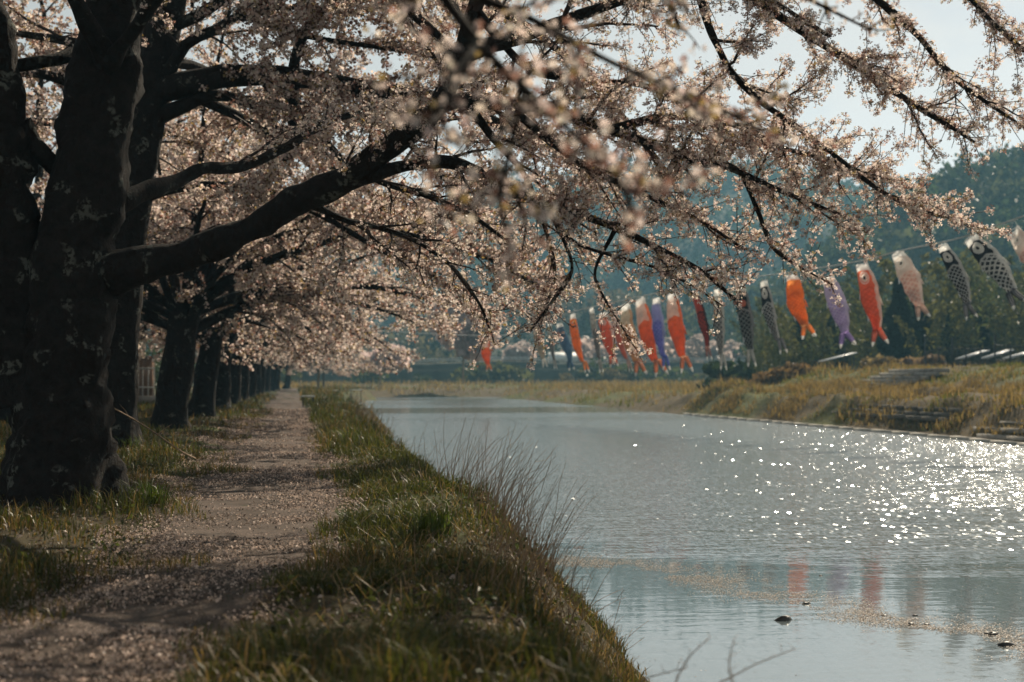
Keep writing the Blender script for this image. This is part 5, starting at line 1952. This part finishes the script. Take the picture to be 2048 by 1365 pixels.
def mat_carp(name, body, line, head, tailc, back, nl, nw, lw, dots=False, eye=True, patch=None, tip=(0.78, 0.77, 0.74)):
    """printed cloth: UV u = along the fish (0 mouth .. 1 tail), v = across (-1..1)"""
    m, n, l, out = new_mat(name)
    uv = n.new("ShaderNodeUVMap")
    sp = n.new("ShaderNodeSeparateXYZ")
    l.new(uv.outputs["UV"], sp.inputs[0])
    U, Vv_ = sp.outputs["X"], sp.outputs["Y"]

    def mt(op, a, b=0.0, c=None):
        x = n.new("ShaderNodeMath")
        x.operation = op
        for k, s in enumerate((a, b, c)):
            if s is None:
                continue
            if isinstance(s, (int, float)):
                x.inputs[k].default_value = s
            else:
                l.new(s, x.inputs[k])
        return x.outputs[0]

    def mixc(f, a, b):
        x = n.new("ShaderNodeMix")
        x.data_type = 'RGBA'
        l.new(f, x.inputs["Factor"]) if not isinstance(f, (int, float)) else setattr(x.inputs["Factor"], "default_value", f)
        for key, s in (("A", a), ("B", b)):
            if isinstance(s, tuple):
                x.inputs[key].default_value = (*s, 1)
            else:
                l.new(s, x.inputs[key])
        return x.outputs["Result"]

    su, sv = mt('MULTIPLY', U, nl), mt('MULTIPLY', Vv_, nw)
    a, b = mt('PINGPONG', mt('ADD', su, sv), 0.5), mt('PINGPONG', mt('ADD', mt('SUBTRACT', su, sv), 40.0), 0.5)
    mn = mt('MINIMUM', a, b)
    ln = mt('LESS_THAN', mn, lw)
    c = mixc(ln, body, line)
    # head
    wob = mt('ADD', U, mt('MULTIPLY', mt('ABSOLUTE', Vv_), -0.05))
    c = mixc(mt('LESS_THAN', wob, 0.30), c, head)
    c = mixc(mt('LESS_THAN', mt('ABSOLUTE', mt('SUBTRACT', wob, 0.30)), 0.012), c, line)
    if eye:
        du = mt('MULTIPLY', mt('SUBTRACT', U, 0.175), 7.5)
        r2 = mt('SQRT', mt('ADD', mt('MULTIPLY', du, du), mt('MULTIPLY', mt('ADD', Vv_, 0.22), mt('ADD', Vv_, 0.22))))
        c = mixc(mt('LESS_THAN', r2, 0.55), c, (0.74, 0.73, 0.70))
        c = mixc(mt('LESS_THAN', r2, 0.44), c, line)
        c = mixc(mt('LESS_THAN', r2, 0.36), c, (0.66, 0.65, 0.60))
        c = mixc(mt('LESS_THAN', r2, 0.16), c, (0.03, 0.03, 0.035))
    if patch:
        du = mt('MULTIPLY', mt('SUBTRACT', U, 0.235), 11.0)
        r2 = mt('SQRT', mt('ADD', mt('MULTIPLY', du, du), mt('MULTIPLY', Vv_, Vv_)))
        c = mixc(mt('LESS_THAN', r2, 0.45), c, patch)
    # pale back, seam along the top edge
    c = mixc(mt('GREATER_THAN', mt('ADD', Vv_, mt('MULTIPLY', mt('SINE', mt('MULTIPLY', U, 60.0)), 0.05)), 0.62), c, back)
    # tail and tips
    c = mixc(mt('GREATER_THAN', U, 0.79), c, tailc)
    ray_ = mt('LESS_THAN', mt('PINGPONG', mt('MULTIPLY', Vv_, 5.0), 0.5), 0.12)
    c = mixc(mt('MULTIPLY', ray_, mt('GREATER_THAN', U, 0.82)), c, back)
    c = mixc(mt('GREATER_THAN', U, 0.945), c, tip)
    # white mouth
    c = mixc(mt('LESS_THAN', U, 0.085), c, (0.80, 0.79, 0.76))
    # faded cloth
    tc = n.new("ShaderNodeTexCoord")
    nz = n.new("ShaderNodeTexNoise")
    nz.inputs["Scale"].default_value = 3.0
    nz.inputs["Detail"].default_value = 5
    l.new(tc.outputs["Object"], nz.inputs["Vector"])
    rp = n.new("ShaderNodeValToRGB")
    rp.color_ramp.elements[0].color = (0.82, 0.82, 0.82, 1)
    rp.color_ramp.elements[1].color = (1.2, 1.2, 1.2, 1)
    rp.color_ramp.elements[0].position = 0.3
    rp.color_ramp.elements[1].position = 0.65
    l.new(nz.outputs["Fac"], rp.inputs["Fac"])
    mu = n.new("ShaderNodeMix")
    mu.data_type = 'RGBA'
    mu.blend_type = 'MULTIPLY'
    mu.inputs["Factor"].default_value = 1
    l.new(c, mu.inputs["A"])
    l.new(rp.outputs["Color"], mu.inputs["B"])
    d = n.new("ShaderNodeBsdfDiffuse")
    t = n.new("ShaderNodeBsdfTranslucent")
    mx = n.new("ShaderNodeMixShader")
    mx.inputs[0].default_value = 0.6
    l.new(mu.outputs["Result"], d.inputs["Color"])
    l.new(mu.outputs["Result"], t.inputs["Color"])
    l.new(d.outputs[0], mx.inputs[1])
    l.new(t.outputs[0], mx.inputs[2])
    l.new(mx.outputs[0], out.inputs["Surface"])
    return m


RED, ORG = (0.72, 0.20, 0.11), (0.86, 0.33, 0.09)
BLK, GRY, WHT = (0.03, 0.032, 0.04), (0.42, 0.42, 0.41), (0.72, 0.71, 0.68)
CM = {
    "black": mat_carp("carp_black", BLK, (0.46, 0.46, 0.45), BLK, (0.20, 0.20, 0.22), (0.50, 0.50, 0.49), 17, 1.6, 0.13),
    "blackbig": mat_carp("carp_black_big", (0.035, 0.037, 0.045), (0.55, 0.55, 0.53), BLK, (0.16, 0.16, 0.18), (0.60, 0.60, 0.58), 15, 1.4, 0.17),
    "blackmark": mat_carp("carp_black_mark", (0.04, 0.04, 0.045), (0.30, 0.30, 0.29), (0.02, 0.02, 0.022), GRY, (0.28, 0.28, 0.28), 17, 1.4, 0.12, eye=False, patch=(0.62, 0.20, 0.12)),
    "grey": mat_carp("carp_grey", (0.10, 0.10, 0.11), (0.40, 0.39, 0.37), (0.36, 0.35, 0.32), GRY, (0.46, 0.45, 0.43), 17, 1.3, 0.13),
    "pale": mat_carp("carp_pale", (0.62, 0.40, 0.34), (0.70, 0.58, 0.52), (0.66, 0.60, 0.55), (0.58, 0.44, 0.38), (0.70, 0.62, 0.57), 15, 1.3, 0.16),
    "red": mat_carp("carp_red", RED, (0.58, 0.15, 0.08), RED, RED, (0.66, 0.58, 0.53), 17, 1.4, 0.10),
    "redplain": mat_carp("carp_red_plain", (0.78, 0.23, 0.09), (0.70, 0.20, 0.08), (0.70, 0.60, 0.54), (0.68, 0.38, 0.25), (0.72, 0.22, 0.09), 17, 1.4, 0.06, eye=False),
    "redblack": mat_carp("carp_red_black", (0.50, 0.10, 0.07), (0.10, 0.05, 0.05), (0.52, 0.12, 0.08), (0.50, 0.32, 0.28), (0.09, 0.06, 0.06), 15, 1.3, 0.12, eye=False),
    "orange": mat_carp("carp_orange", ORG, (0.70, 0.22, 0.06), ORG, (0.78, 0.40, 0.18), ORG, 19, 1.8, 0.12, eye=False),
    "purple": mat_carp("carp_purple", (0.38, 0.31, 0.50), (0.54, 0.49, 0.60), (0.50, 0.45, 0.56), (0.36, 0.27, 0.50), (0.52, 0.48, 0.58), 19, 1.7, 0.13, eye=False),
    "blue": mat_carp("carp_blue", (0.12, 0.20, 0.30), (0.22, 0.32, 0.42), (0.14, 0.18, 0.24), (0.14, 0.22, 0.32), (0.20, 0.29, 0.38), 17, 1.4, 0.13, eye=False),
    "violet": mat_carp("carp_violet", (0.17, 0.18, 0.46), (0.34, 0.34, 0.56), (0.36, 0.36, 0.55), (0.13, 0.17, 0.44), (0.40, 0.42, 0.56), 17, 1.4, 0.10, eye=False),
    "peach": mat_carp("carp_peach", (0.60, 0.37, 0.20), (0.56, 0.34, 0.18), (0.62, 0.56, 0.46), (0.62, 0.32, 0.22), (0.58, 0.38, 0.24), 17, 1.4, 0.05, eye=False),
    "pink": mat_carp("carp_pink", (0.58, 0.24, 0.18), (0.50, 0.18, 0.14), (0.62, 0.50, 0.48), (0.50, 0.42, 0.40), (0.60, 0.40, 0.36), 17, 1.3, 0.10, eye=False),
    "beige": mat_carp("carp_beige", (0.48, 0.42, 0.34), (0.40, 0.35, 0.28), (0.50, 0.45, 0.38), WHT, (0.50, 0.45, 0.38), 17, 1.3, 0.10, eye=False),
}

# mouth pixel, tail pixel, width in pixels, print, splay of the tail, label
FISH = [
    ((2028, 464), (2110, 570), 40, "pale", 1.0, "pale pink streamer cut off by the right edge of the picture"),
    ((1941, 480), (2047, 612), 46, "blackbig", 0.9, "black and white streamer with large round eye and bold scales"),
    ((1886, 493), (1939, 640), 34, "black", 0.9, "slim black streamer next to the one with the large round eye"),
    ((1796, 508), (1843, 640), 42, "pale", 0.7, "washed-out white and pink streamer below the middle of the rope"),
    ((1724, 531), (1758, 692), 40, "red", 1.2, "red streamer with a white back and widely forked tail"),
    ((1655, 556), (1703, 694), 40, "purple", 1.2, "lilac purple streamer with forked tail"),
    ((1584, 552), (1624, 676), 38, "orange", 1.1, "bright orange streamer with fine scales and small fork"),
    ((1528, 564), (1570, 708), 26, "black", 0.7, "narrow grey-black streamer left of the bright orange one"),
    ((1480, 572), (1505, 735), 32, "blackmark", 0.6, "black streamer with a red mark on its head"),
    ((1435, 580), (1449, 742), 24, "grey", 0.6, "narrow pale grey streamer with round eye left of the red-marked one"),
    ((1390, 584), (1418, 722), 20, "redblack", 0.6, "narrow dark red streamer with a black back"),
    ((1345, 588), (1374, 746), 34, "redplain", 1.0, "tall red streamer with a plain white head"),
    ((1312, 598), (1337, 741), 26, "violet", 0.7, "blue-violet streamer between two red ones"),
    ((1281, 600), (1322, 752), 34, "redplain", 1.1, "wide orange-red streamer reaching almost to the grass"),
    ((1250, 612), (1284, 752), 32, "peach", 1.1, "peach-coloured streamer with a hooped tail"),
    ((1226, 618), (1261, 745), 17, "pink", 0.4, "very thin faded pink streamer"),
    ((1206, 628), (1227, 735), 30, "red", 0.7, "short plump red streamer among the blossoms"),
    ((1182, 618), (1202, 748), 15, "grey", 0.5, "very thin grey streamer between two orange-red ones"),
    ((1145, 630), (1174, 747), 19, "orange", 0.5, "slim orange-red streamer with white mouth near the left of the rope"),
    ((1117, 650), (1146, 741), 22, "blue", 0.6, "slate blue streamer near the left of the rope"),
    ((1099, 646), (1111, 739), 12, "grey", 0.5, "faint thin grey streamer beside the slate blue one"),
    ((1072, 655), (1090, 736), 18, "beige", 0.6, "small beige streamer half hidden by blossoms"),
    ((972, 676), (978, 744), 20, "redplain", 0.7, "leftmost red streamer glimpsed through the blossoms"),
]


def streamer(k, mouth, tail, wpx, key, splay, lab):
    rng = np.random.default_rng(900 + k)
    M_ = at_wire(*mouth)
    T_ = at_wire(*tail)
    D = np.linalg.norm(M_ - CAM)
    # swing the tail a little across the viewing direction: streamers hang at slightly different angles
    T_ = T_ + np.array([0, rng.uniform(-0.35, 0.35), 0])
    W = wpx / FPX * D * 0.9
    ax = T_ - M_
    L = np.linalg.norm(ax)
    ax = ax / L
    view = unit((M_ + T_) / 2 - CAM)
    side = unit(np.cross(ax, view))
    if side[0] < 0:
        side = -side                       # v = +1 towards the lit back, on the right
    dep = np.cross(side, ax)
    if np.dot(dep, view) > 0:
        dep = -dep
    mat = CM[key]
    root = thing("carp_streamer", M_, lab, "carp streamer", "carp streamers on the rope")
    sag = side * L * rng.uniform(-0.045, 0.045)
    # body: soft flattened tube
    nr, ns = 26, 20
    uu = np.linspace(0, 0.80, nr)
    prof = np.interp(uu, [0, 0.05, 0.14, 0.28, 0.42, 0.56, 0.68, 0.76, 0.80], [0.64, 0.68, 0.84, 0.98, 1.0, 0.86, 0.64, 0.48, 0.44])
    thick = np.interp(uu, [0, 0.1, 0.3, 0.55, 0.8], [0.62, 0.55, 0.50, 0.42, 0.22])
    V, UV = [], []
    for i, u in enumerate(uu):
        c = M_ + ax * L * u + sag * math.sin(math.pi * u)
        for j in range(ns):
            a = 2 * math.pi * j / ns
            w = math.cos(a)
            p_ = c + side * (W / 2) * prof[i] * w + dep * (W / 2) * prof[i] * thick[i] * math.sin(a)
            V.append(p_)
            UV.append((u, w))
    V = np.array(V)
    # creases in the limp cloth
    q = np.column_stack([np.array(UV)[:, 0] * 9, np.array(UV)[:, 1] * 1.3, np.full(len(V), k * 3.7)])
    V = V + dep[None] * (W * 0.15 * fbm(q, 5, 3))[:, None] + side[None] * (W * 0.07 * fbm(q * [0.8, 0, 1], 9, 2))[:, None]
    ii = np.arange(nr * ns).reshape(nr, ns)
    Q = np.stack([ii[:-1], np.roll(ii, -1, 1)[:-1], np.roll(ii, -1, 1)[1:], ii[1:]], -1).reshape(-1, 4)
    mesh_obj("body", V, [Q], mat, root, uv=UV, smooth=True)
    # tail: two lobes, each a thin pouch of cloth
    c80 = M_ + ax * L * 0.795
    V, UV, Q, n0 = [], [], [], 0
    for s in (-1, 1):
        nt = 9
        for i in range(nt):
            t = i / (nt - 1)
            u = 0.795 + 0.205 * t
            # centre line diverges, width swells then narrows to a rounded tip
            off = s * W * (0.11 + 0.26 * splay * t ** 1.3)
            cl_ = c80 + ax * (L * 0.205 * t * (1.0 if s > 0 else 0.97)) + side * off + dep * W * 0.05 * math.sin(5 * t + k)
            hw = W * np.interp(t, [0, 0.25, 0.6, 0.9, 1.0], [0.115, 0.15, 0.13, 0.075, 0.02])
            hw *= (0.75 + 0.25 * splay)
            dirn = unit(side - ax * s * 0.25 * splay)
            for w, dd in ((-1, 0), (0, 0.025), (1, 0), (0, -0.025)):
                V.append(cl_ + dirn * hw * w + dep * W * dd * (1 - t))
                UV.append((u, s * 0.35 + w * 0.3))
        for i in range(nt - 1):
            for j in range(4):
                a0 = n0 + i * 4
                Q.append([a0 + j, a0 + (j + 1) % 4, a0 + 4 + (j + 1) % 4, a0 + 4 + j])
        n0 += nt * 4
    mesh_obj("tail", V, [Q], mat, root, uv=UV, smooth=True)
    # mouth hoop
    mb = MB()
    a = np.linspace(0, 2 * math.pi, 15)
    hp = M_ + np.cos(a)[:, None] * side * W * 0.325 + np.sin(a)[:, None] * dep * W * 0.20
    mb.tube(hp, W * 0.022, 5, cap=False)
    mb.build("mouth_hoop", M_white, root, smooth=True)
    # fins: dorsal on the back, pectoral on the belly side
    for nm, u0, u1, sgn, hh in (("dorsal_fin", 0.40, 0.52, 1, 0.14), ("pectoral_fin", 0.31, 0.40, -1, 0.13), ("anal_fin", 0.60, 0.68, -1, 0.09)):
        pr0, pr1 = np.interp([u0, u1], uu, prof)
        p0 = M_ + ax * L * u0 + side * sgn * W * 0.48 * pr0 + sag * math.sin(math.pi * u0)
        p1 = M_ + ax * L * u1 + side * sgn * W * 0.48 * pr1 + sag * math.sin(math.pi * u1)
        tip = p1 + ax * L * 0.02 + side * sgn * W * hh
        e = dep * W * 0.012
        Vf = np.array([p0 - e, p1 - e, tip - e, p0 + e, p1 + e, tip + e])
        mesh_obj(nm, Vf, [np.array([[0, 1, 2], [3, 5, 4]]), np.array([[0, 3, 4, 1], [1, 4, 5, 2], [2, 5, 3, 0]])], M_white if sgn < 0 else mat, root,
                 uv=np.array([(0.5, 0.9)] * 6))
    # cords from the rope
    i = int(np.argmin(np.abs(WPL[:, 1] - M_[1])))
    wz = np.interp(M_[1], WPL[:, 1], WPL[:, 2])
    wpnt = np.array([np.interp(M_[1], WPL[:, 1], WPL[:, 0]), M_[1], max(wz, M_[2] + 0.05)])
    for s in (-1, 1):
        mb = MB()
        mb.tube([wpnt, M_ + side * s * W * 0.30], 0.008, 3, cap=False)
        mb.build("cord", M_rope, root)


WPL = spline(wire_pts, 400)
WPL = WPL[np.argsort(WPL[:, 1])]
for k, a in enumerate(FISH):
    streamer(k, *a)

# ------------------------------------------------------------------ haze in the valley air
m, n, l, out = new_mat("valley_haze")
pv = n.new("ShaderNodeVolumePrincipled")
pv.inputs["Color"].default_value = (0.30, 0.64, 0.86, 1)
pv.inputs["Density"].default_value = 0.0006
pv.inputs["Anisotropy"].default_value = 0.1
l.new(pv.outputs[0], out.inputs["Volume"])
mb = MB()
mb.box((125, 620, 64), (1150, 1400, 135.0))
hz_ = mb.build("haze", m, loc=(125, 620, 64))
tag(hz_, "thin blue haze filling the valley air", "haze", kind="stuff")
